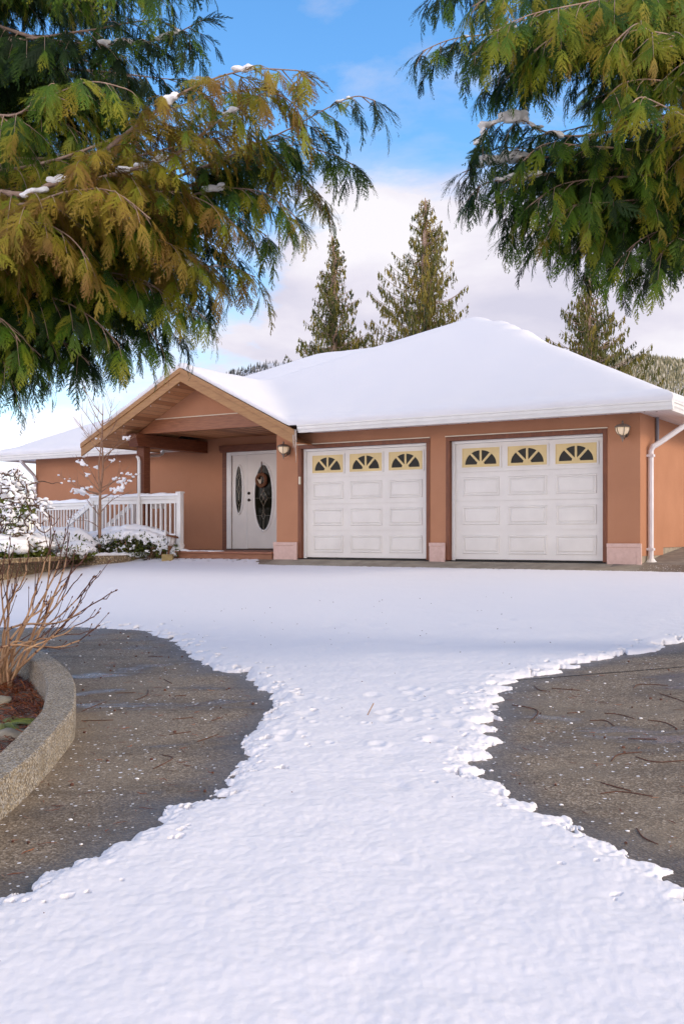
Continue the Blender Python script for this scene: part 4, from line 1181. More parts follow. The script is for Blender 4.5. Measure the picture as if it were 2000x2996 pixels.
def strands(n, region, L, W, rng, zf, tmu, tsd, flat=0.35):
    Vv, Ff, Tt = [], [], []
    for i in range(n):
        x, y = region(rng); z = zf(x, y)
        a = rng.uniform(0, 2*PI); l = L*rng.uniform(.5, 1.4); bend = rng.uniform(-.7, .7); el = rng.uniform(-.1, flat)
        d = Vector((math.cos(a), math.sin(a), el)); d2 = Vector((math.cos(a + bend), math.sin(a + bend), -el*0.6)); sdv = Vector((-math.sin(a), math.cos(a), rng.uniform(-.6, .6)))*W
        p = Vector((x, y, z)); p1 = p + d*l*.5; p2 = p1 + d2*l*.5; o = len(Vv)
        Vv += [p - sdv*.6, p + sdv*.6, p1 + sdv, p1 - sdv, p2 + sdv*.3, p2 - sdv*.3]; Ff += [(o, o + 1, o + 2, o + 3), (o + 3, o + 2, o + 4, o + 5)]
        Tt += [min(1, max(0, rng.gauss(tmu, tsd)))]*6
    return np.array([tuple(v) for v in Vv]), np.array(Ff), Tt
def reg(rng):
    y = rng.uniform(5.2, 9.2); d = 0.2 + abs(rng.gauss(0, 0.55)); return bed_inside(y, d), y
V_, F_, T_ = strands(6500, reg, 0.13, 0.0038, rng, lambda x, y: mulch_z(x, y, 0) + rng.uniform(0, 0.035), 0.35, 0.22, 0.6)
tag(np_mesh('needle_litter', V_, F_, M['needle'], tint=T_), 'rust brown needles and dead grass covering the soil inside the curved planter', 'mulch', kind='stuff')

def fern():
    rng = random.Random(9); bx, by = -2.34, 7.3; bz = mulch_z(bx, by, 0)
    th_ = thing('fern', (bx, by, bz), 'small yellow green fern growing from brown mulch in the planter', 'fern')
    for i in range(9):
        a = rng.uniform(-1.3, 1.0) if i < 7 else rng.uniform(0, 6); L = rng.uniform(0.32, 0.46); m = MB()
        pts = []
        for k in range(13):
            q = k/12; r_ = L*q; pts.append(Vector((bx + math.cos(a)*r_, by + math.sin(a)*r_, bz + 0.02 + L*(0.55*q - 0.62*q*q))))
        m.tube(pts, [0.004*(1 - k/13) + 0.001 for k in range(13)], 4)
        for k in range(1, 36):
            q = k/36; j = min(11, int(q*12)); p = pts[j].lerp(pts[j + 1], q*12 - j); d = (pts[j + 1] - pts[j]).normalized()
            for sg in (-1, 1):
                sdv = d.cross(Vector((0, 0, 1))).normalized()*sg; l = 0.07*math.sin(PI*min(1, 0.12 + 0.88*q))**0.7*(1.05 - 0.5*q)
                tip = p + (sdv*0.9 + d*0.45).normalized()*l - Vector((0, 0, l*0.18)); o = len(m.v)
                m.v += [tuple(p - d*0.0045), tuple(p.lerp(tip, .5) - d*0.005), tuple(tip), tuple(p.lerp(tip, .5) + d*0.005), tuple(p + d*0.0045)]; m.f.append((o, o + 1, o + 2, o + 3, o + 4))
        m.build('frond', M['fern'], th_)
fern()
for (x, y, r_, lab) in ((-2.66, 7.95, 0.15, 'grey stone half sunk in mulch behind the fern'), (-2.17, 6.92, 0.09, 'mossy pale stone in the mulch in front of the fern')):
    m = MB(); m.blob((x, y, mulch_z(x, y, 0) + 0.03), (r_*1.1, r_, r_*0.6), random.Random(int(r_*100)), 2, 0.35)
    tag(m.build('stone', M['rock'], smooth=True), lab, 'stone')

def bare_shrub():
    rng = random.Random(31); Yb = 8.75
    b = at(15, 1995, Yb)
    th_ = thing('bare_shrub', (b.x, b.y, mulch_z(b.x, b.y, 0)), 'leafless tan stemmed shrub fanning out of the near planter', 'shrub')
    tips = [(337, 1729, 1), (272, 1690, .9), (276, 1690, .8), (236, 1685, .8), (248, 1632, 1), (203, 1565, 1), (192, 1553, 1), (157, 1566, .9), (145, 1512, 1), (210, 1663, .7),
            (288, 1832, .9), (285, 1795, .7), (224, 1778, .7), (30, 1580, .9), (85, 1590, .9), (0, 1650, .8), (-30, 1600, 1), (-60, 1700, 1), (112, 1700, .8), (60, 1640, .8), (-90, 1640, .9), (175, 1815, .8), (-120, 1750, .9)]
    parts = {}
    roots = [at(15, 2005, Yb), at(0, 1990, Yb + .1), at(-25, 1990, Yb), at(25, 1998, Yb - .1), at(-5, 1985, Yb + .25)]
    hub = at(75, 1870, Yb - 0.1)
    m = MB(); tw = MB(); bud = MB()
    for i, (u, v, k) in enumerate(tips):
        y1 = Yb + rng.uniform(-.9, .5); tip = at(u, v, y1); r0 = roots[i % 5] - Vector((0, 0, 0.05))
        if u > 140: mid = hub + Vector((rng.uniform(-.16, .12), rng.uniform(-.25, .2), rng.uniform(-.10, .14)))
        else: mid = r0.lerp(tip, .4) + Vector((rng.uniform(-.1, .02), rng.uniform(-.1, .1), 0.02))
        sag = Vector((0.02, 0, -0.05 if v > 1650 else 0.0))
        mid2 = mid.lerp(tip, .55) + sag + Vector((rng.uniform(-.05, .05), 0, rng.uniform(-.04, .04)))
        pts = smooth_curve([tuple(r0), tuple(mid), tuple(mid2), tuple(tip)], 6); n = len(pts)
        for j in range(1, n - 1): pts[j] = tuple(Vector(pts[j]) + Vector((rng.uniform(-1, 1), rng.uniform(-1, 1), rng.uniform(-1, 1)))*0.008)
        cut = int(n*0.74)
        rad = [0.0098*k*(1 - j/n)**0.85 + 0.0026 for j in range(n)]
        m.tube(pts[:cut + 1], rad[:cut + 1], 6); tw.tube(pts[cut:], rad[cut:], 5)
        e = Vector(pts[-1]); d = (e - Vector(pts[-2])).normalized(); bud.tube([e - d*.004, e + d*.012, e + d*.03], [.003, .0075, .001], 5)
        for q in range(4):
            j = rng.randrange(8, n - 2); p = Vector(pts[j]); d = (Vector(pts[j + 1]) - Vector(pts[j - 1])).normalized()
            d = (d + Vector((rng.uniform(-.5, .7), rng.uniform(-.5, .5), rng.uniform(-.3, .9)))*0.9).normalized(); L = rng.uniform(0.08, 0.30)
            c = p + d*L*.5 + Vector((0, 0, -.01)); e = p + d*L + Vector((0, 0, .025)); tw.tube([p, c, e], [.0045, .0035, .0022], 5)
            dd_ = (e - c).normalized(); bud.tube([e - dd_*.003, e + dd_*.01, e + dd_*.022], [.0025, .006, .001], 5)
            if rng.random() < .5:
                bud.blob(c, .005, rng, 0, .1)
        for q in range(3):
            j = rng.randrange(6, n - 1); bud.blob(pts[j], (rad[j]*1.5, rad[j]*1.5, rad[j]*1.4), rng, 0, .1)
    m.build('stems', M['stem'], th_, smooth=True); tw.build('twigs', M['twig'], th_, smooth=True); tag(bud.build('buds', M['twig'], th_, smooth=True), kind='stuff')
bare_shrub()

# ------------------------------------------------------------------ litter on the bare concrete
def litter(name, poly, n, label, seed):
    rng = random.Random(seed); xs = [p[0] for p in poly]; ys = [p[1] for p in poly]
    def reg_(r):
        while True:
            x, y = r.uniform(max(-3.2, min(xs)), min(3.4, max(xs))), r.uniform(3.6, min(12.5, max(ys)))
            if poly_sd(np.array([x]), np.array([y]), poly)[0] < -0.05 and (x > bed_inside(y, -0.03) or x > 0): return x, y
    V_, F_, T_ = strands(n, reg_, 0.06, 0.0022, rng, lambda x, y: float(Gxy(x, y)) + 0.006, 0.25, 0.25, 0.06)
    tag(np_mesh(name, V_, F_, M['needle'], tint=T_), label, 'litter', kind='stuff')
    m = MB()
    for i in range(int(n*0.11)):
        x, y = reg_(rng); m.blob((x, y, float(Gxy(x, y)) + 0.005), rng.uniform(0.006, 0.013), rng, 0, .4)
    tag(m.build('cone_scales', M['twig']), label.replace('needles', 'cone scales'), 'litter', kind='stuff')
    m = MB()
    for i in range(int(n*0.08)):
        x, y = reg_(rng); r_ = rng.uniform(0.004, 0.011); m.blob((x, y, float(Gxy(x, y)) + 0.003), (r_*1.4, r_, r_*.5), rng, 0, .4)
    tag(m.build('snow_crumbs', M['clump_snow'], smooth=True), label.replace('brown needles', 'white crumbs of snow'), 'snow', kind='stuff')
litter('fallen_needles', LEFT, 420, 'brown needles scattered over the bare concrete on the left', 1)
litter('fallen_needles', RIGHT, 420, 'brown needles scattered over the bare concrete on the right', 2)

m = MB(); rng = random.Random(12)
for i in range(110):
    x, y = rng.uniform(-2.2, 2.2), rng.uniform(3.4, 14)
    if min(poly_sd(np.array([x]), np.array([y]), LEFT)[0], poly_sd(np.array([x]), np.array([y]), RIGHT)[0]) < 0.25 or abs(x) > 0.33*y: continue
    a = rng.uniform(0, 6.28); L = rng.uniform(.004, .016); z = float(Gxy(x, y)) + 0.052
    m.tube([(x, y, z), (x + math.cos(a)*L, y + math.sin(a)*L, z + .004)], 0.0022, 4)
tag(m.build('needle_bits', M['twig']), 'tiny dark needle bits dotted over the open snow', 'litter', kind='stuff')

def fallen_twig(P, r_, label, group):
    pts = []
    for (u, v) in P: x, y = GH(u, v); pts.append((x, y, float(Gxy(x, y)) + r_*1.1))
    q = smooth_curve(pts, 4); m = MB(); n = len(q); m.tube(q, [r_*(0.55 + 0.45*math.sin(PI*(0.2 + 0.75*i/n))) for i in range(n)], 5)
    tag(m.build('fallen_twig', M['twig'], smooth=True), label, 'twig', group)
q3 = lambda L: [(1300 + x*.4464, 1800 + y*.4464) for x, y in L]
gR, lR = 'twigs lying on the right bare concrete', 'thin reddish brown twig lying on the bare concrete on the right'
for P in ([(440, 590), (540, 605), (612, 635), (555, 700)], [(800, 645), (915, 635)], [(1045, 645), (1140, 652), (1240, 680)], [(950, 695), (1050, 692), (1110, 730)], [(1330, 690), (1440, 705), (1520, 745)],
          [(1200, 812), (1390, 815)], [(1250, 930), (1380, 965), (1568, 955)], [(1090, 960), (1140, 915), (1290, 900)], [(1020, 1100), (1220, 1155)], [(1020, 1172), (1160, 1160), (1360, 1190)],
          [(1255, 1400), (1300, 1460), (1395, 1505)], [(1235, 480), (1280, 455), (1460, 462)], [(700, 480), (885, 495)], [(585, 465), (620, 492), (690, 503)], [(1405, 515), (1500, 545), (1570, 570)]):
    fallen_twig(q3(P), 0.0031, lR, gR)
q4 = lambda L: [(x*.5102, 1600 + y*.5102) for x, y in L]
gL, lL = 'twigs lying on the left bare concrete', 'thin brown twig lying on the bare concrete on the left'
for P in ([(850, 628), (935, 630)], [(940, 760), (985, 785)], [(1000, 858), (1070, 852)], [(990, 990), (1110, 980)], [(780, 880), (845, 850), (850, 820)], [(470, 945), (540, 915), (610, 890)], [(880, 1275), (990, 1215), (930, 1195)],
          [(660, 840), (780, 838)], [(1130, 1120), (1250, 1078)], [(970, 1078), (1095, 1062)], [(470, 1000), (650, 995)], [(1210, 1000), (1280, 978)]):
    fallen_twig(q4(P), 0.0028, lL, gL)
sp = [GH(1075, 2125), GH(1092, 2095)]
m = MB(); m.tube([(*sp[0], float(Gxy(*sp[0])) + .075), (*sp[1], float(Gxy(*sp[1])) + .085)], 0.004, 5); tag(m.build('fallen_twig', M['stem']), 'short tan twig lying alone on the snow beside the right bare patch', 'twig')

# ------------------------------------------------------------------ cedars
def make_spray(rng, L, n):
    """flat fern-like cedar spray in the xy plane, growing along +y and arching towards -z"""
    Vv, Ff = [], []
    arch = rng.uniform(0.15, 0.5)/L; side_bend = rng.uniform(-.25, .25)/L
    def ax(y): return Vector((side_bend*y*y, y, -arch*y*y))
    def tri(a, b, c):
        o = len(Vv); Vv.extend((a, b, c)); Ff.append((o, o + 1, o + 2))
    w = 0.0042
    m_ = 5
    for i in range(m_):
        a, b = ax(L*i/m_), ax(L*(i + 1)/m_); wa, wb = w*(1 - i/m_) + .001, w*(1 - (i + 1)/m_) + .001
        o = len(Vv); Vv.extend((a + Vector((-wa, 0, 0)), a + Vector((wa, 0, 0)), b + Vector((wb, 0, 0)), b + Vector((-wb, 0, 0)))); Ff.append((o, o + 1, o + 2)); Ff.append((o, o + 2, o + 3))
    for i in range(n):
        for sg in (-1, 1):
            f = (i + 0.2 + (0.5 if sg > 0 else 0))/n
            if f > 0.97 or rng.random() < 0.06: continue
            y0 = L*f; l = (L - y0)*rng.uniform(.42, .74)*(0.55 + 0.45*min(1, f*4)) + 0.012
            a = math.radians(rng.uniform(24, 44)); hang = rng.uniform(.05, .45)
            nx = Vector((math.cos(a)*sg, -math.sin(a), 0)); p = ax(y0)
            def bp(q): return p + Vector((sg*math.sin(a)*(1 - .25*q), math.cos(a), -hang*q))*(l*q)
            m1 = bp(.5); e = bp(1.0)
            o = len(Vv); Vv.extend((p - nx*.0038, p + nx*.0038, m1 + nx*.0048, m1 - nx*.0048, e)); Ff.append((o, o + 1, o + 2)); Ff.append((o, o + 2, o + 3)); Ff.append((o + 3, o + 2, o + 4))
            k_ = max(2, int(l/0.0165))
            for k in range(k_):
                for s2 in (-1, 1):
                    g = (k + 0.5 + (0.4 if s2 > 0 else 0))/k_
                    if g > 1: continue
                    q = bp(g); l2 = (0.014 + 0.026*(1 - g)*min(1, l/0.10))*rng.uniform(.75, 1.25); b = a*sg*(1 - .2*g) + s2*math.radians(rng.uniform(26, 38))
                    d2 = Vector((math.sin(b), math.cos(b), -hang*g - rng.uniform(0, .25))); n2 = Vector((math.cos(b), -math.sin(b), 0))*0.0056
                    tri(q - n2*.7, q + d2*l2*.45 + n2, q + d2*l2)
    return np.array([tuple(v) for v in Vv], dtype=np.float32), np.array(Ff, dtype=np.int32)
_r = random.Random(77)
SPR = [make_spray(_r, 0.30, 7) for _ in range(9)]
SPR_S = [make_spray(_r, 0.26, 5) for _ in range(3)]     # sparser, for the parts of the crowns away from the driveway

class Crown:
    def __init__(self, seed): self.inst = []; self.rng = random.Random(seed); self.wood = MB(); self.snow = MB()
    def spray(self, p, axis, lat, scale, tint, lod=0):
        axis = axis.normalized(); nrm = lat.cross(axis)
        if nrm.length < 1e-4: nrm = Vector((1, 0, 0)).cross(axis)
        nrm.normalize()
        if nrm.z < 0: nrm = -nrm
        x = axis.cross(nrm).normalized()
        T = SPR if lod == 0 else SPR_S
        self.inst.append((lod, self.rng.randrange(len(T)), np.array([[x.x, axis.x, nrm.x], [x.y, axis.y, nrm.y], [x.z, axis.z, nrm.z]], dtype=np.float32)*scale, np.array(p, dtype=np.float32), tint))
    def bough(self, pts, tint, f0=0.12, dens=1.0, r0=0.03, Lb0=0.52, droop=0.42, snow=(), lod=0, size=1.0, tsd=0.15):
        rng = self.rng
        q = [Vector(p) for p in smooth_curve([tuple(p) for p in pts], 8)]
        cum = [0.0]
        for a, b in zip(q[:-1], q[1:]): cum.append(cum[-1] + (b - a).length)
        tot = cum[-1]
        if r0 > 0: self.wood.tube(q, [max(0.004, r0*(1 - c/tot)**0.9) for c in cum], 6)
        def pos(d):
            d = min(max(d, 0), tot - 1e-4)
            for i in range(len(q) - 1):
                if cum[i + 1] >= d:
                    k = (d - cum[i])/max(1e-6, cum[i + 1] - cum[i]); return q[i].lerp(q[i + 1], k), (q[i + 1] - q[i]).normalized()
            return q[-1], (q[-1] - q[-2]).normalized()
        up = Vector((0, 0, 1)); d = f0*tot; sg = 1
        while d < tot:
            f = d/tot; p, T = pos(d); S_ = T.cross(up).normalized(); sg = -sg
            dr = (T*rng.uniform(.45, .9) + S_*sg*rng.uniform(.35, .95) + up*rng.uniform(-.35, .12)).normalized()
            Lb = (Lb0*(1 - f)**0.6 + 0.13)*rng.uniform(.65, 1.2)
            tn = tint(p) if callable(tint) else tint
            n = max(2, int(Lb/0.07)); prev = p
            path = []
            for j in range(n + 1):
                k = j/n; path.append(p + dr*Lb*k - up*droop*Lb*k*k)
            if lod == 0: self.wood.tube(path, [0.0055*(1 - .75*j/n) for j in range(n + 1)], 3, cap=False)
            for j in range(1, n + 1):
                tg = (path[j] - path[j - 1]).normalized(); lat = tg.cross(up)
                if lat.length < 1e-3: lat = S_.copy()
                lat.normalize()
                for s2 in ((-1, 1) if j < n else (0,)):
                    axd = tg*rng.uniform(.5, 1.0) + lat*s2*rng.uniform(.25, .65) - up*rng.uniform(.10, .95) + Vector((rng.uniform(-.2, .2), rng.uniform(-.2, .2), 0))
                    sc_ = size*rng.uniform(.45, 1.05)*(1 - .2*j/n)
                    self.spray(path[j], axd, lat + Vector((rng.uniform(-.5, .5), rng.uniform(-.5, .5), rng.uniform(-.3, .3))), sc_, min(1, max(0, rng.gauss(tn, tsd))), lod)
            d += rng.uniform(.06, .10)/dens
        p, T = pos(tot)
        for j in range(3): self.spray(p, T + Vector((rng.uniform(-.25, .25), rng.uniform(-.25, .25), rng.uniform(-.45, .05))), T.cross(up), size*rng.uniform(.7, .95), min(1, max(0, rng.gauss(tint(p) if callable(tint) else tint, tsd))), lod)
        for (f, r_) in snow:
            r_ *= 0.78; p, T = pos(f*tot)
            for j in range(11):
                o = T*rng.uniform(-2.2, 2.2)*r_ + Vector((rng.uniform(-.5, .5), rng.uniform(-.5, .5), rng.uniform(-.5, .35)))*r_; k = rng.uniform(.25, .75)
                self.snow.blob(p + o + up*(r_*k*0.6), (r_*k*1.2, r_*k*0.9, r_*k*0.7), rng, 1, 0.6)
    def finish(self, th_, trunk_pts, trunk_r):
        Vs_, Fs_, Ts_ = [], [], []; off = 0
        for lod, T in ((0, SPR), (1, SPR_S)):
            for k in range(len(T)):
                sel = [i for i in self.inst if i[0] == lod and i[1] == k]
                if not sel: continue
                Vt, Ft = T[k]; Rm = np.stack([i[2] for i in sel]); O = np.stack([i[3] for i in sel])
                V_ = np.einsum('nij,vj->nvi', Rm, Vt) + O[:, None, :]
                F_ = Ft[None] + (np.arange(len(sel))*len(Vt))[:, None, None] + off
                Vs_.append(V_.reshape(-1, 3)); Fs_.append(F_.reshape(-1, 3)); Ts_.append(np.clip((np.array([i[4] for i in sel])[:, None] + 0.24*(Vt[:, 1]/0.3 - 0.55)[None, :]), 0, 1).ravel()); off += len(sel)*len(Vt)
        np_mesh('foliage', np.concatenate(Vs_), np.concatenate(Fs_), M['cedar_leaf'], th_, np.concatenate(Ts_))
        m = MB(); c = smooth_curve(trunk_pts, 6); n = len(c); m.tube(c, [trunk_r*(1 - .86*(i/(n - 1))) for i in range(n)], 12); m.build('trunk', M['bark'], th_, smooth=True)
        self.wood.build('boughs', M['bark'], th_, smooth=True)
        self.snow.build_snow(th_, 0.012, 1)

PXS = lambda L: [at(*p) for p in L]
def left_cedar():
    tx, ty = -4.4, 9.2; tz = float(Gxy(tx, ty))
    th_ = thing('cedar_tree', (tx, ty, tz), 'big cedar at the left with golden brown drooping sprays over the curved planter', 'tree', 'big cedars framing the driveway')
    C = Crown(101); g, gold, br = 0.2, 0.66, 0.86
    def tn(p):   # patches of green, golden and bronzed leaves as the branches carry them
        u = 1000 + F*p.x/p.y; v = 1567 - F*(p.z - CZ)/p.y
        k = 0.16 + 0.5*max(0, 1 - abs(v - 620)/430)**0.6*(1 if u > 250 else .8) + 0.25*mnoise.noise(Vector((p.x*1.9, p.y*1.9, p.z*1.9)))
        if v > 880: k -= 0.12
        return k
    A = lambda *P: PXS(P)
    C.bough(A((-480, -420, 9.2), (0, -160, 8.8), (330, -130, 8.5), (570, -60, 8.3)), tn)
    C.bough(A((-480, -300, 9.2), (-50, -110, 8.4), (250, -90, 7.6), (480, -20, 7.3)), 0.35)
    C.bough(A((-480, -100, 9.2), (0, 78, 8.4), (160, 118, 8.0), (330, 130, 7.8), (470, 115, 7.7), (590, 60, 7.6)), 0.12, snow=((.8, .05), (.86, .07), (.93, .05)))
    C.bough(A((-480, 60, 9.3), (0, 180, 9.0), (300, 210, 8.8), (480, 230, 8.6), (600, 240, 8.5)), 0.08)
    C.bough(A((-480, 160, 9.2), (-40, 330, 7.4), (120, 290, 7.0), (260, 240, 6.8), (370, 260, 6.8)), 0.48, size=1.05)
    C.bough(A((-480, 300, 9.3), (0, 463, 8.6), (200, 462, 8.4), (370, 430, 8.3), (520, 370, 8.2), (610, 330, 8.1)), 0.15)
    C.bough(A((-480, 430, 9.2), (0, 562, 7.3), (150, 540, 7.2), (240, 498, 7.1), (330, 422, 7.0), (430, 345, 6.95), (560, 258, 6.9), (720, 205, 6.85), (868, 206, 6.8)), 0.84, r0=0.05, snow=((.62, .05), (.66, .05), (.84, .06), (.94, .05)), Lb0=.5)
    C.bough(A((-480, 480, 9.2), (0, 620, 7.5), (110, 588, 7.4), (300, 520, 7.3), (480, 468, 7.2), (560, 415, 7.1), (680, 325, 7.0), (790, 270, 6.95), (880, 320, 6.9)), 0.78, r0=0.045, snow=((.74, .06), (.78, .05), (.9, .04)))
    C.bough(A((-480, 560, 9.3), (0, 690, 8.2), (400, 560, 7.9), (640, 470, 7.7), (830, 385, 7.5), (960, 315, 7.4), (1040, 282, 7.35), (1098, 296, 7.3)), 0.20, r0=0.032, Lb0=.42, snow=((.955, .025),))
    C.bough(A((-480, 600, 9.4), (0, 700, 8.6), (400, 600, 8.3), (700, 480, 8.0), (850, 425, 7.9), (950, 445, 7.85), (1040, 485, 7.8)), 0.30, Lb0=.42)
    C.bough(A((-480, 620, 9.4), (100, 660, 8.8), (500, 560, 8.5), (700, 505, 8.3), (850, 500, 8.2), (945, 580, 8.1)), 0.62, Lb0=.45)
    C.bough(A((-480, 640, 9.2), (0, 720, 8.0), (380, 640, 7.8), (600, 560, 7.7), (760, 560, 7.6), (860, 630, 7.6)), 0.45, snow=((.72, .05), (.8, .07), (.86, .05)))
    C.bough(A((-480, 560, 9.0), (0, 600, 7.2), (200, 560, 6.9), (330, 560, 6.8), (440, 640, 6.75)), 0.86, r0=.03, size=1.05)
    C.bough(A((-480, 640, 9.0), (-60, 680, 7.2), (100, 650, 7.0), (200, 690, 6.9), (260, 760, 6.9)), 0.80, size=1.05)
    C.bough(A((-480, 700, 9.4), (100, 720, 8.6), (480, 768, 8.2), (590, 778, 8.1), (670, 782, 8.1), (745, 810, 8.1)), 0.66, snow=((.73, .07), (.79, .045), (.84, .07), (.93, .03)))
    C.bough(A((-480, 690, 9.5), (0, 700, 9.0), (350, 680, 8.8), (560, 690, 8.6), (680, 740, 8.5)), 0.25)
    C.bough(A((-480, 740, 9.5), (0, 740, 9.2), (300, 740, 9.0), (500, 780, 8.9), (620, 870, 8.8)), 0.2)
    C.bough(A((-480, 760, 9.2), (0, 780, 8.4), (250, 790, 8.1), (420, 820, 8.0), (520, 900, 7.9)), 0.45)
    C.bough(A((-480, 800, 9.4), (0, 820, 8.9), (250, 840, 8.6), (420, 890, 8.5), (530, 970, 8.4)), 0.2)
    C.bough(A((-480, 820, 9.2), (-40, 850, 8.3), (150, 870, 8.0), (270, 930, 7.9), (350, 1010, 7.9)), 0.3)
    C.bough(A((-480, 850, 9.4), (-40, 900, 9.0), (120, 930, 8.8), (280, 960, 8.7), (400, 1010, 8.6)), 0.12)
    C.bough(A((-480, 880, 9.2), (-100, 950, 8.4), (40, 980, 8.1), (120, 1040, 8.0)), 0.25)
    C.bough(A((-480, 860, 9.2), (-120, 900, 7.9), (0, 930, 7.6), (60, 1000, 7.5)), 0.45)
    C.bough(A((-480, 900, 9.5), (-60, 960, 9.2), (100, 980, 9.0), (200, 1030, 8.9)), 0.1)
    for (P, tt) in ((((0, 560, 8.0), (350, 470, 7.8), (560, 420, 7.7), (700, 400, 7.6), (800, 450, 7.6)), .72), (((0, 600, 8.4), (350, 540, 8.2), (560, 480, 8.1), (720, 430, 8.0), (860, 400, 7.9)), .5),
                    (((0, 640, 7.8), (300, 600, 7.6), (480, 560, 7.5), (600, 590, 7.5), (690, 660, 7.5)), .74), (((0, 660, 8.6), (300, 640, 8.4), (500, 610, 8.3), (660, 620, 8.2), (780, 690, 8.2)), .35),
                    (((0, 720, 8.0), (300, 690, 7.8), (460, 700, 7.7), (580, 760, 7.7)), .7), (((0, 500, 8.0), (300, 420, 7.8), (480, 330, 7.7), (620, 280, 7.7), (740, 260, 7.6)), .62),
                    (((0, 640, 8.9), (400, 560, 8.7), (640, 540, 8.6), (820, 560, 8.5)), .15), (((0, 700, 8.9), (300, 700, 8.8), (520, 720, 8.7), (660, 800, 8.6)), .12),
                    (((-100, 900, 8.6), (60, 960, 8.4), (180, 1000, 8.3), (260, 1060, 8.2)), .22), (((-150, 980, 8.2), (-40, 1020, 8.0), (30, 1080, 7.9)), .3), (((-100, 940, 9.0), (120, 960, 8.9), (260, 1000, 8.8), (330, 1060, 8.8)), .1),
                    (((-200, 960, 8.3), (-80, 1030, 8.1), (10, 1090, 8.0), (50, 1130, 8.0)), .2), (((-260, 900, 8.8), (-60, 1000, 8.6), (40, 1050, 8.5), (110, 1090, 8.4)), .15), (((0, 860, 8.5), (250, 880, 8.3), (400, 930, 8.2), (470, 1010, 8.2)), .25), (((0, 800, 8.3), (300, 810, 8.1), (480, 850, 8.0), (600, 930, 8.0)), .4), (((0, 120, 8.2), (250, 90, 7.9), (450, 60, 7.8), (560, 110, 7.7)), .2)):
        C.bough(A(((-480), P[0][1] + 10, 9.3), *P), tt, Lb0=.46)
    # inner fill, dark green, further back
    rng = random.Random(55)
    for i in range(30):
        v0 = rng.uniform(-150, 860); y0 = rng.uniform(8.4, 10.2); umax = 470 if v0 < 400 else (600 - max(0, v0 - 700)*0.8)
        ut = rng.uniform(0.35, 1)*umax
        C.bough(A((-480, v0 - 60, 9.4), (-100, v0, (9.3 + y0)/2), (ut*.5, v0 + 10, y0), (ut, v0 + 70, y0)), tn, f0=.3, dens=.85)
    for i in range(26):   # the rest of the crown, out of the picture
        a = rng.uniform(1.6, 5.2); z0 = rng.uniform(2.2, 9); L = rng.uniform(2.2, 3.4)*(1 - z0/16)
        p0 = Vector((tx, ty, z0)); d = Vector((math.cos(a), math.sin(a), 0))
        C.bough([p0, p0 + d*L*.4 + Vector((0, 0, .1)), p0 + d*L*.8 - Vector((0, 0, .15)), p0 + d*L - Vector((0, 0, .1))], 0.3, f0=.2, dens=.45, lod=1, size=1.6)
    for i in range(40):
        a = rng.uniform(0, 6.28); z0 = rng.uniform(7, 13); L = 2.6*(1 - (z0 - 6)/8) + .3
        p0 = Vector((tx, ty, z0)); d = Vector((math.cos(a), math.sin(a), 0))
        C.bough([p0, p0 + d*L*.5 + Vector((0, 0, .1)), p0 + d*L - Vector((0, 0, .2))], 0.35, f0=.2, dens=.4, lod=1, size=1.8)
    C.finish(th_, [(tx, ty, tz - .1), (tx + .05, ty, 3), (tx, ty + .05, 8), (tx, ty, 14)], 0.34)

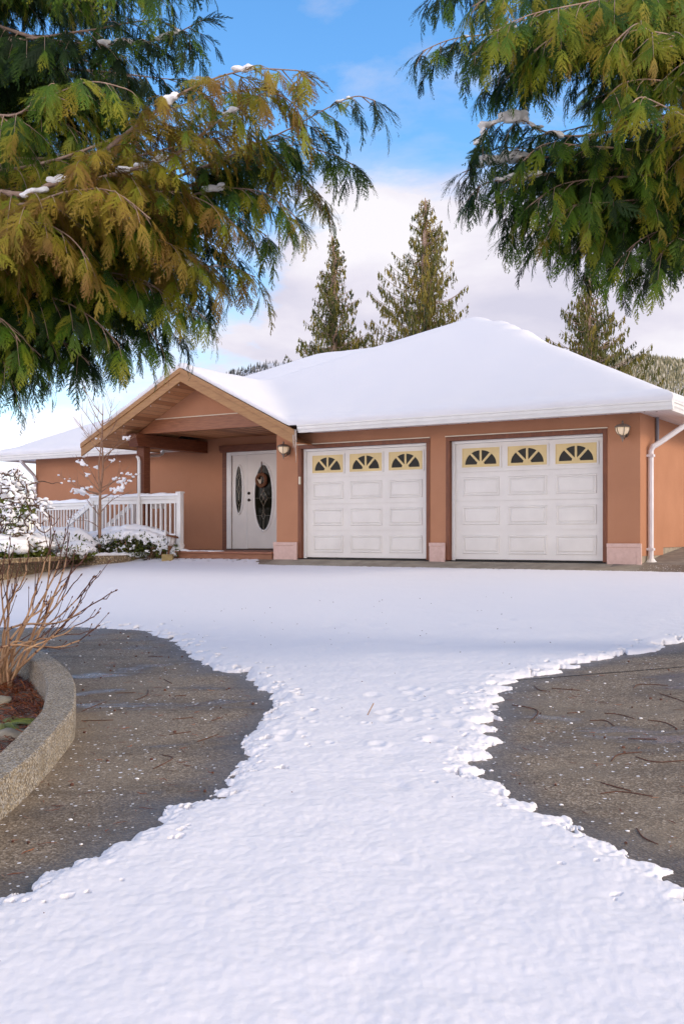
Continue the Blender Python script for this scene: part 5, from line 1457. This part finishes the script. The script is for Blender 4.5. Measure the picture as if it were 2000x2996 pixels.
def right_cedar():
    tx, ty = 4.3, 9.0; tz = float(Gxy(tx, ty))
    th_ = thing('cedar_tree', (tx, ty, tz), 'big green cedar at the right with snow clumps on its left branch tips', 'tree', 'big cedars framing the driveway')
    C = Crown(202)
    def tn(p):
        v = 1567 - F*(p.z - CZ)/p.y
        return 0.17 + 0.22*max(0, 1 - abs(v - 130)/300) + 0.22*mnoise.noise(Vector((p.x*1.8, p.y*1.8, p.z*1.8 + 7)))
    A = lambda *P: PXS(P)
    C.bough(A((2480, -420, 9.0), (2000, -260, 8.5), (1650, -140, 8.2), (1400, -70, 8.0), (1265, -10, 7.9)), 0.15)
    C.bough(A((2480, -320, 9.0), (2000, -150, 8.0), (1700, -70, 7.6), (1500, -40, 7.4), (1380, 20, 7.3)), 0.44, size=1.08)
    C.bough(A((2480, -260, 9.0), (2000, -60, 8.6), (1650, 50, 8.3), (1450, 95, 8.1), (1320, 115, 8.0), (1235, 150, 7.9)), 0.12, snow=((.83, .06), (.9, .03)))
    C.bough(A((2480, -240, 9.0), (2000, -60, 7.6), (1750, 0, 7.2), (1560, 40, 7.0), (1450, 90, 6.9)), 0.5, size=1.1)
    C.bough(A((2480, -160, 9.0), (2000, 40, 7.8), (1800, 60, 7.4), (1650, 90, 7.2), (1560, 150, 7.1)), 0.47, size=1.1)
    C.bough(A((2480, -200, 9.2), (2000, 0, 9.0), (1700, 90, 8.8), (1520, 170, 8.6), (1410, 265, 8.5)), 0.18)
    C.bough(A((2480, -100, 9.2), (2000, 100, 8.9), (1750, 140, 8.7), (1600, 200, 8.6), (1545, 260, 8.5)), 0.2)
    C.bough(A((2480, 150, 9.2), (2000, 330, 8.6), (1720, 395, 8.3), (1590, 385, 8.2), (1520, 350, 8.15), (1440, 365, 8.1), (1395, 430, 8.05)), 0.14, r0=.03, snow=((.80, .05), (.85, .05), (.895, .075), (.93, .07), (.97, .055)), Lb0=.42)
    C.bough(A((2480, 260, 9.2), (2000, 400, 8.9), (1720, 450, 8.6), (1560, 462, 8.4), (1450, 470, 8.3), (1352, 505, 8.2)), 0.12, snow=((.84, .06), (.885, .08), (.915, .08), (.94, .05)), Lb0=.42)
    C.bough(A((2480, 300, 9.2), (2000, 430, 8.4), (1750, 430, 8.0), (1600, 420, 7.8), (1530, 470, 7.7)), 0.34)
    C.bough(A((2480, 340, 9.2), (2000, 440, 8.7), (1720, 500, 8.4), (1540, 520, 8.2), (1420, 535, 8.1), (1380, 570, 8.05)), 0.2, snow=((.87, .07), (.91, .05)), Lb0=.42)
    C.bough(A((2480, 380, 9.3), (2000, 480, 9.0), (1720, 540, 8.8), (1560, 570, 8.7), (1470, 630, 8.6)), 0.15)
    C.bough(A((2480, 400, 9.2), (2000, 500, 8.3), (1780, 520, 8.0), (1640, 540, 7.9), (1550, 600, 7.8)), 0.33)
    C.bough(A((2480, 420, 9.3), (2000, 540, 8.9), (1750, 590, 8.7), (1590, 620, 8.6), (1490, 680, 8.5)), 0.22)
    C.bough(A((2480, 460, 9.3), (2000, 580, 8.8), (1780, 630, 8.6), (1660, 650, 8.5), (1570, 720, 8.4)), 0.25)
    C.bough(A((2480, 480, 9.2), (2000, 600, 8.5), (1840, 640, 8.3), (1740, 670, 8.2), (1690, 730, 8.1)), 0.3)
    C.bough(A((2480, 500, 9.2), (2060, 600, 8.7), (1900, 650, 8.5), (1800, 690, 8.4), (1720, 770, 8.4)), 0.22)
    C.bough(A((2480, 520, 9.2), (2060, 640, 8.3), (1940, 670, 8.1), (1860, 710, 8.0), (1800, 770, 8.0)), 0.3)
    C.bough(A((2480, 540, 9.2), (2150, 640, 8.6), (2050, 670, 8.4), (1980, 700, 8.3), (1920, 760, 8.3)), 0.24)
    C.bough(A((2480, 100, 8.8), (2100, 180, 7.2), (1980, 110, 6.7), (1900, 90, 6.5), (1860, 70, 6.4), (1800, 120, 6.4)), 0.55, size=1.0, r0=.02)
    C.bough(A((2480, 300, 8.8), (2150, 420, 7.2), (2040, 360, 6.7), (1960, 320, 6.5), (1880, 285, 6.45), (1850, 300, 6.4)), 0.55, r0=.02)
    C.bough(A((2480, 200, 8.8), (2100, 300, 7.8), (1950, 240, 7.5), (1830, 240, 7.4), (1760, 300, 7.3)), 0.4)
    for (P, tt) in ((((2000, -40, 8.2), (1700, 20, 8.0), (1500, 70, 7.9), (1380, 160, 7.8)), .3), (((2000, 20, 8.5), (1750, 90, 8.3), (1600, 130, 8.2), (1480, 230, 8.1)), .22), (((2000, 380, 8.8), (1750, 440, 8.7), (1600, 440, 8.6), (1480, 430, 8.5)), .1),
                    (((2000, 460, 8.4), (1750, 500, 8.2), (1580, 510, 8.1), (1450, 570, 8.0)), .22), (((2000, 560, 8.2), (1800, 590, 8.0), (1680, 600, 7.9), (1600, 660, 7.9)), .36), (((2080, 640, 8.8), (1960, 690, 8.7), (1880, 720, 8.6), (1840, 800, 8.6)), .2),
                    (((2100, 600, 8.1), (2000, 680, 8.0), (1950, 720, 7.9), (1900, 790, 7.9)), .34)):
        C.bough(A((2480, P[0][1] - 120, 9.2), *P), tt, Lb0=.46)
    rng = random.Random(66)
    for i in range(19):
        v0 = rng.uniform(-200, 560); y0 = rng.uniform(8.6, 10.4); umin = 1500 if v0 < 120 else (1700 if v0 < 330 else 1560 + max(0, v0 - 420)*.9)
        ut = 2050 - rng.uniform(.25, 1)*(2050 - umin)
        C.bough(A((2480, v0 - 90, 9.2), (2150, v0 - 20, (9.2 + y0)/2), (ut*.5 + 1050, v0 + 10, y0), (ut, v0 + 60, y0)), tn, f0=.3, dens=.8)
    for i in range(26):
        a = rng.uniform(-2.0, 1.6); z0 = rng.uniform(2.4, 9); L = rng.uniform(2.2, 3.4)*(1 - z0/16)
        p0 = Vector((tx, ty, z0)); d = Vector((math.cos(a), math.sin(a), 0))
        C.bough([p0, p0 + d*L*.4 + Vector((0, 0, .1)), p0 + d*L*.8 - Vector((0, 0, .15)), p0 + d*L - Vector((0, 0, .1))], 0.3, f0=.2, dens=.45, lod=1, size=1.6)
    for i in range(40):
        a = rng.uniform(0, 6.28); z0 = rng.uniform(7, 13); L = 2.6*(1 - (z0 - 6)/8) + .3
        p0 = Vector((tx, ty, z0)); d = Vector((math.cos(a), math.sin(a), 0))
        C.bough([p0, p0 + d*L*.5 + Vector((0, 0, .1)), p0 + d*L - Vector((0, 0, .2))], 0.35, f0=.2, dens=.4, lod=1, size=1.8)
    C.finish(th_, [(tx, ty, tz - .1), (tx + .05, ty, 3), (tx, ty + .05, 8), (tx, ty, 14)], 0.36)
left_cedar(); right_cedar()

# ------------------------------------------------------------------ conifers behind the house
def cypress(u, v_top, Y, half, v_half, label, seed, tmu=.45, lean=0.0, lopsided=1.0):
    """weeping conifer: up-swept branches hung with drooping tassels; half = half width in px at v_half"""
    rng = random.Random(seed)
    top = at(u, v_top, Y); gz = 0.0; Hh = top.z - gz; x0, y0 = top.x, Y
    slope = (half/F*Y)/((v_half - v_top)/F*Y)
    th_ = thing('conifer', (x0, y0, gz), label, 'tree', 'weeping conifers behind the house')
    tr = MB(); bend = 0.18
    tp = smooth_curve([(x0, y0, gz), (x0 + .03, y0, Hh*.4), (x0 - .05, y0, Hh*.75), (x0 + lean*.3, y0, Hh*.93), (x0 + lean, y0, Hh)], 6)
    tr.tube(tp, [0.20*(1 - i/(len(tp) - 1))**0.8 + 0.008 for i in range(len(tp))], 7)
    tr.build('trunk', M['bark'], th_, smooth=True)
    br = MB(); Vv, Ff, Tt = [], [], []; sn = MB()
    def tassel(p, L, tint):
        a = rng.uniform(0, 2*PI); w = rng.uniform(.022, .045); s_ = Vector((math.cos(a), math.sin(a), 0)); lean_ = Vector((rng.uniform(-.25, .25), rng.uniform(-.25, .25), -1)).normalized()
        o = len(Vv); m_ = p + lean_*L*.45; e = p + lean_*L
        Vv.extend((p, m_ + s_*w, e, m_ - s_*w)); Ff.append((o, o + 1, o + 2, o + 3)); Tt.extend([tint]*4)
        for k in range(3):
            q = p + lean_*L*rng.uniform(.2, .75); d = (lean_ + Vector((rng.uniform(-.8, .8), rng.uniform(-.8, .8), .1))).normalized(); l = L*rng.uniform(.25, .45); s2 = d.cross(Vector((rng.random(), rng.random(), rng.random()))).normalized()*w*.55
            o = len(Vv); Vv.extend((q, q + d*l*.5 + s2, q + d*l, q + d*l*.5 - s2)); Ff.append((o, o + 1, o + 2, o + 3)); Tt.extend([tint]*4)
    vis = (v_half - v_top + 260)/F*Y
    n = int(vis*36)
    for i in range(n):
        dz = vis*((i + rng.random())/n)**1.0 + 0.1; z = Hh - dz
        a = rng.uniform(0, 2*PI); lop = 1 + (lopsided - 1)*max(0, -math.cos(a))
        L = slope*dz*rng.uniform(.55, 1.22)*lop + 0.16
        d = Vector((math.cos(a), math.sin(a), 0)); p0 = Vector((x0 + lean*max(0, 1 - dz/1.5)**2, y0, z))
        P = [p0, p0 + d*L*.4 - Vector((0, 0, .10*L)), p0 + d*L*.8 + Vector((0, 0, .08*L)), p0 + d*L + Vector((0, 0, .26*L))]
        c = [Vector(q) for q in smooth_curve([tuple(q) for q in P], 4)]
        br.tube(c, [max(.006, .022*(1 - j/len(c))) for j in range(len(c))], 4, cap=False)
        steps = max(3, int(L/0.075)); t0 = rng.gauss(tmu, .22)
        for j in range(steps):
            f = .10 + .9*(j + rng.random())/steps; k = min(len(c) - 2, int(f*(len(c) - 1))); p = c[k].lerp(c[k + 1], min(1, f*(len(c) - 1) - k))
            sd_ = d.cross(Vector((0, 0, 1)))*rng.uniform(-.13, .13)*min(1, L)
            tassel(p + sd_, rng.uniform(.20, .66)*(1 - .5*f)*min(1, .45 + L*.6), min(1, max(0, rng.gauss(t0, .12))))
        if dz > vis*.35 and rng.random() < .07:
            p = c[len(c)//2]; sn.blob(p + Vector((0, 0, .03)), (.14, .10, .05), rng, 1, .4)
    np_mesh('foliage', np.array([tuple(v) for v in Vv]), np.array(Ff), M['cypress_leaf'], th_, Tt)
    br.build('branches', M['bark'], th_); sn.build_snow(th_)
cypress(979, 688, 40, 84, 985, 'narrow weeping conifer with a bent tip, leftmost behind the house roof', 1, .42, lean=-0.12)
cypress(1243, 578, 42, 158, 985, 'tallest weeping conifer behind the middle of the house roof', 2, .62, lopsided=1.12)
cypress(1722, 796, 40, 150, 1085, 'weeping conifer behind the right slope of the roof, below the cedar', 3, .42, lopsided=0.9)

# ------------------------------------------------------------------ far hills with their woods
def hill(u_pts, Y, name_lab, seed, n, matk, hgt):
    rng = random.Random(seed); m = MB(); cols = 40; us = np.linspace(u_pts[0][0], u_pts[-1][0], cols)
    prof = np.interp(us, [p[0] for p in u_pts], [p[1] for p in u_pts])
    rows_ = 9
    for r_ in range(rows_):
        f = r_/(rows_ - 1); yy = Y*(0.55 + 0.45*f) if r_ < rows_ - 1 else Y
        for u, v in zip(us, prof):
            top = at(u, v, Y); k = f**1.15
            m.v.append((top.x + rng.uniform(-6, 6), yy, -20 + (top.z - hgt*.8 + 20)*k + 6*mnoise.noise(Vector((top.x*.01, yy*.01, seed)))*f))
    for u, v in zip(us, prof): top = at(u, v, Y); m.v.append((top.x, Y*1.35, -30))
    for r_ in range(rows_):
        for c in range(cols - 1): a = r_*cols + c; m.f.append((a, a + 1, a + cols + 1, a + cols))
    tag(m.build('hill', M['roof_snow'], smooth=True), kind='structure')
    Vv, Ff, Tt = [], [], []
    for i in range(n):
        u = rng.uniform(u_pts[0][0], u_pts[-1][0]); f = 1 - 0.42*rng.random()**1.2; v = np.interp(u, [p[0] for p in u_pts], [p[1] for p in u_pts]); top = at(u, v, Y)
        yy = Y*(0.55 + 0.45*f); z = -20 + (top.z - hgt*.8 + 20)*f**1.15; h_ = hgt*rng.uniform(.55, 1.2); w = h_*rng.uniform(.16, .26); x = top.x + rng.uniform(-4, 4)
        t_ = min(1, max(0, rng.gauss(.35, .28)))
        for (b0, b1, ww) in ((0.0, .62, 1), (.38, 1.0, .62)):
            o = len(Vv)
            for k in range(5): a = 2*PI*k/5 + i; Vv.append((x + math.cos(a)*w*ww, yy + math.sin(a)*w*ww, z + h_*b0))
            Vv.append((x, yy, z + h_*b1)); Tt += [t_]*6
            for k in range(5): Ff.append((o + k, o + (k + 1) % 5, o + 5))
    tag(np_mesh('far_forest', np.array(Vv), np.array(Ff), M[matk], tint=Tt), name_lab, 'forest', kind='stuff')
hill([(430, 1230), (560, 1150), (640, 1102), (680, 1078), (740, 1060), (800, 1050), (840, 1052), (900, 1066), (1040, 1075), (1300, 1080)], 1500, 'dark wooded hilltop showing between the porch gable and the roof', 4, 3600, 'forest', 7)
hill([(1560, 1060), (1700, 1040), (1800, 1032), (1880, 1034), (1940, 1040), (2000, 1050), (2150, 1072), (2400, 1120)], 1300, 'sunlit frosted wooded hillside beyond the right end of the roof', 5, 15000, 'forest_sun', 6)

# ------------------------------------------------------------------ sky, sun, camera
SUN = Vector((0.95, -0.24, 0.46)).normalized()
elev = math.asin(SUN.z); azim = math.atan2(SUN.x, SUN.y)
w = bpy.data.worlds.new('World'); sc.world = w; w.use_nodes = True
nt = w.node_tree; bg = nt.nodes['Background']
sky = nt.nodes.new('ShaderNodeTexSky'); sky.sky_type = 'NISHITA'; sky.sun_disc = False
sky.sun_elevation = elev; sky.sun_rotation = azim; sky.altitude = 300; sky.air_density = 1.0; sky.dust_density = 0.6; sky.ozone_density = 2.0
tc = nt.nodes.new('ShaderNodeTexCoord'); sep = nt.nodes.new('ShaderNodeSeparateXYZ'); nt.links.new(tc.outputs['Generated'], sep.inputs[0])
def wm(op, a, b=None, c=None):
    n = nt.nodes.new('ShaderNodeMath'); n.operation = op
    for i, q in enumerate((a, b, c)):
        if q is None: continue
        if isinstance(q, (int, float)): n.inputs[i].default_value = q
        else: nt.links.new(q, n.inputs[i])
    return n.outputs[0]
# cloud sheet: project the direction on to a layer overhead
mp = nt.nodes.new('ShaderNodeMapping'); mp.inputs['Scale'].default_value = (1, 1, 2.6); mp.inputs['Location'].default_value = (0.35, 0.1, 0.2)
nt.links.new(tc.outputs['Generated'], mp.inputs['Vector'])
n1 = noise(nt, mp.outputs['Vector'], 3.6, 8, 0.58, 0.35)
n2 = noise(nt, mp.outputs['Vector'], 9.0, 5, 0.6)
dens = wm('ADD', wm('MULTIPLY', n1, 0.75), wm('MULTIPLY', n2, 0.25))
lowz = nt.nodes.new('ShaderNodeMapRange'); lowz.interpolation_type = 'SMOOTHSTEP'
lowz.inputs['From Min'].default_value = 0.36; lowz.inputs['From Max'].default_value = 0.26; lowz.inputs['To Min'].default_value = -0.12; lowz.inputs['To Max'].default_value = 0.24
nt.links.new(sep.outputs['Z'], lowz.inputs['Value'])
d2 = wm('ADD', dens, lowz.outputs[0])
# a clearer strip of sky low on the left
lf = nt.nodes.new('ShaderNodeMapRange'); lf.interpolation_type = 'SMOOTHSTEP'
lf.inputs['From Min'].default_value = 0.0; lf.inputs['From Max'].default_value = -0.09; lf.inputs['To Max'].default_value = 0.22
nt.links.new(sep.outputs['X'], lf.inputs['Value'])
d3 = wm('SUBTRACT', d2, lf.outputs[0])
ov = nt.nodes.new('ShaderNodeMapRange'); ov.interpolation_type = 'SMOOTHSTEP'      # unseen broken cloud added overhead and behind the camera for less blue light
ov.inputs['From Min'].default_value = 0.48; ov.inputs['From Max'].default_value = 0.72; ov.inputs['To Max'].default_value = 0.10
nt.links.new(sep.outputs['Z'], ov.inputs['Value'])
bk = nt.nodes.new('ShaderNodeMapRange'); bk.interpolation_type = 'SMOOTHSTEP'
bk.inputs['From Min'].default_value = 0.55; bk.inputs['From Max'].default_value = 0.0; bk.inputs['To Max'].default_value = 0.22
nt.links.new(sep.outputs['Y'], bk.inputs['Value'])
d3 = wm('ADD', wm('ADD', d3, ov.outputs[0]), bk.outputs[0])
mask = ramp(nt, d3, [(0.40, 0.0), (0.50, 0.28), (0.60, 1.0)])
cc = ramp(nt, noise(nt, mp.outputs['Vector'], 5.0, 6, 0.55, 0.2), [(0.34, (0.76, 0.75, 0.88)), (0.50, (0.92, 0.89, 0.98)), (0.66, (1.08, 1.06, 1.09))])
hs = nt.nodes.new('ShaderNodeHueSaturation'); hs.inputs['Saturation'].default_value = 1.26; hs.inputs['Value'].default_value = 1.8
nt.links.new(sky.outputs[0], hs.inputs['Color'])
SKY_S = 0.15
CL = nt.nodes.new('ShaderNodeMix'); CL.data_type = 'RGBA'; CL.blend_type = 'MULTIPLY'; CL.inputs['Factor'].default_value = 1.0
nt.links.new(cc, CL.inputs[6]); br_ = nt.nodes.new('ShaderNodeMapRange'); br_.interpolation_type = 'SMOOTHSTEP'     # unseen bright cloud bank added behind the camera to light the house front
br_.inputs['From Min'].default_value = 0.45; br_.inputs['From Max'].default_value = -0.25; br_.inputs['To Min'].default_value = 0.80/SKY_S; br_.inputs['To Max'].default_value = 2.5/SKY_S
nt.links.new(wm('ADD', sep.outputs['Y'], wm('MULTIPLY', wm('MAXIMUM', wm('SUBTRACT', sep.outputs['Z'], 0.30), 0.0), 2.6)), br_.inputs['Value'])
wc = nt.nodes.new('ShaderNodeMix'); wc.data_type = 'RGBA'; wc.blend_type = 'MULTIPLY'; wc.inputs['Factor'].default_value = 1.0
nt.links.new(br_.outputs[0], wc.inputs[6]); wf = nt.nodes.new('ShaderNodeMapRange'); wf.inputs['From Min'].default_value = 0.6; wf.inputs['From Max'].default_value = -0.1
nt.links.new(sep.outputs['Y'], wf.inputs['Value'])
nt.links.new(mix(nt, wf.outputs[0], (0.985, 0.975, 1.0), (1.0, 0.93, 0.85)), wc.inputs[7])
gl_ = nt.nodes.new('ShaderNodeMapRange'); gl_.interpolation_type = 'SMOOTHSTEP'      # thin bright cloud low in the left of the view
gl_.inputs['From Min'].default_value = 0.02; gl_.inputs['From Max'].default_value = -0.22; gl_.inputs['To Min'].default_value = 1.0; gl_.inputs['To Max'].default_value = 1.38
nt.links.new(wm('ADD', sep.outputs['X'], wm('MULTIPLY', sep.outputs['Z'], 0.7)), gl_.inputs['Value'])
wc2 = nt.nodes.new('ShaderNodeMix'); wc2.data_type = 'RGBA'; wc2.blend_type = 'MULTIPLY'; wc2.inputs['Factor'].default_value = 1.0
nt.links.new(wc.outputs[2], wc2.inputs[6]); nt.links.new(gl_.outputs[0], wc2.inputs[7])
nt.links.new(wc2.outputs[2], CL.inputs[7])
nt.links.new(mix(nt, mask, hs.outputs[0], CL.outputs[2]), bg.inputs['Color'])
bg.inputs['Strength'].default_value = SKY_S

sl = bpy.data.lights.new('sun', 'SUN'); sl.energy = 1.75; sl.angle = math.radians(15); sl.color = (1.0, 0.86, 0.68)
so_ = bpy.data.objects.new('sun', sl); COL.objects.link(so_)
so_.rotation_euler = (-SUN).to_track_quat('-Z', 'Y').to_euler()

cam = bpy.data.cameras.new('camera'); co = bpy.data.objects.new('camera', cam); COL.objects.link(co)
co.location = (0, 0, CZ); co.rotation_euler = (math.radians(90), 0, 0)
cam.sensor_fit = 'VERTICAL'; cam.sensor_height = 36.0; cam.lens = F/2996*36.0
cam.shift_y = (1567 - 1498)/2996.0
cam.clip_start = 0.05; cam.clip_end = 8000
sc.camera = co
vs = sc.view_settings; vs.view_transform = 'Standard'; vs.look = 'None'; vs.exposure = 0.22; vs.gamma = 1.0
sc.cycles.use_denoising = True
sc.cycles.max_bounces = 6; sc.cycles.diffuse_bounces = 4; sc.cycles.transparent_max_bounces = 8
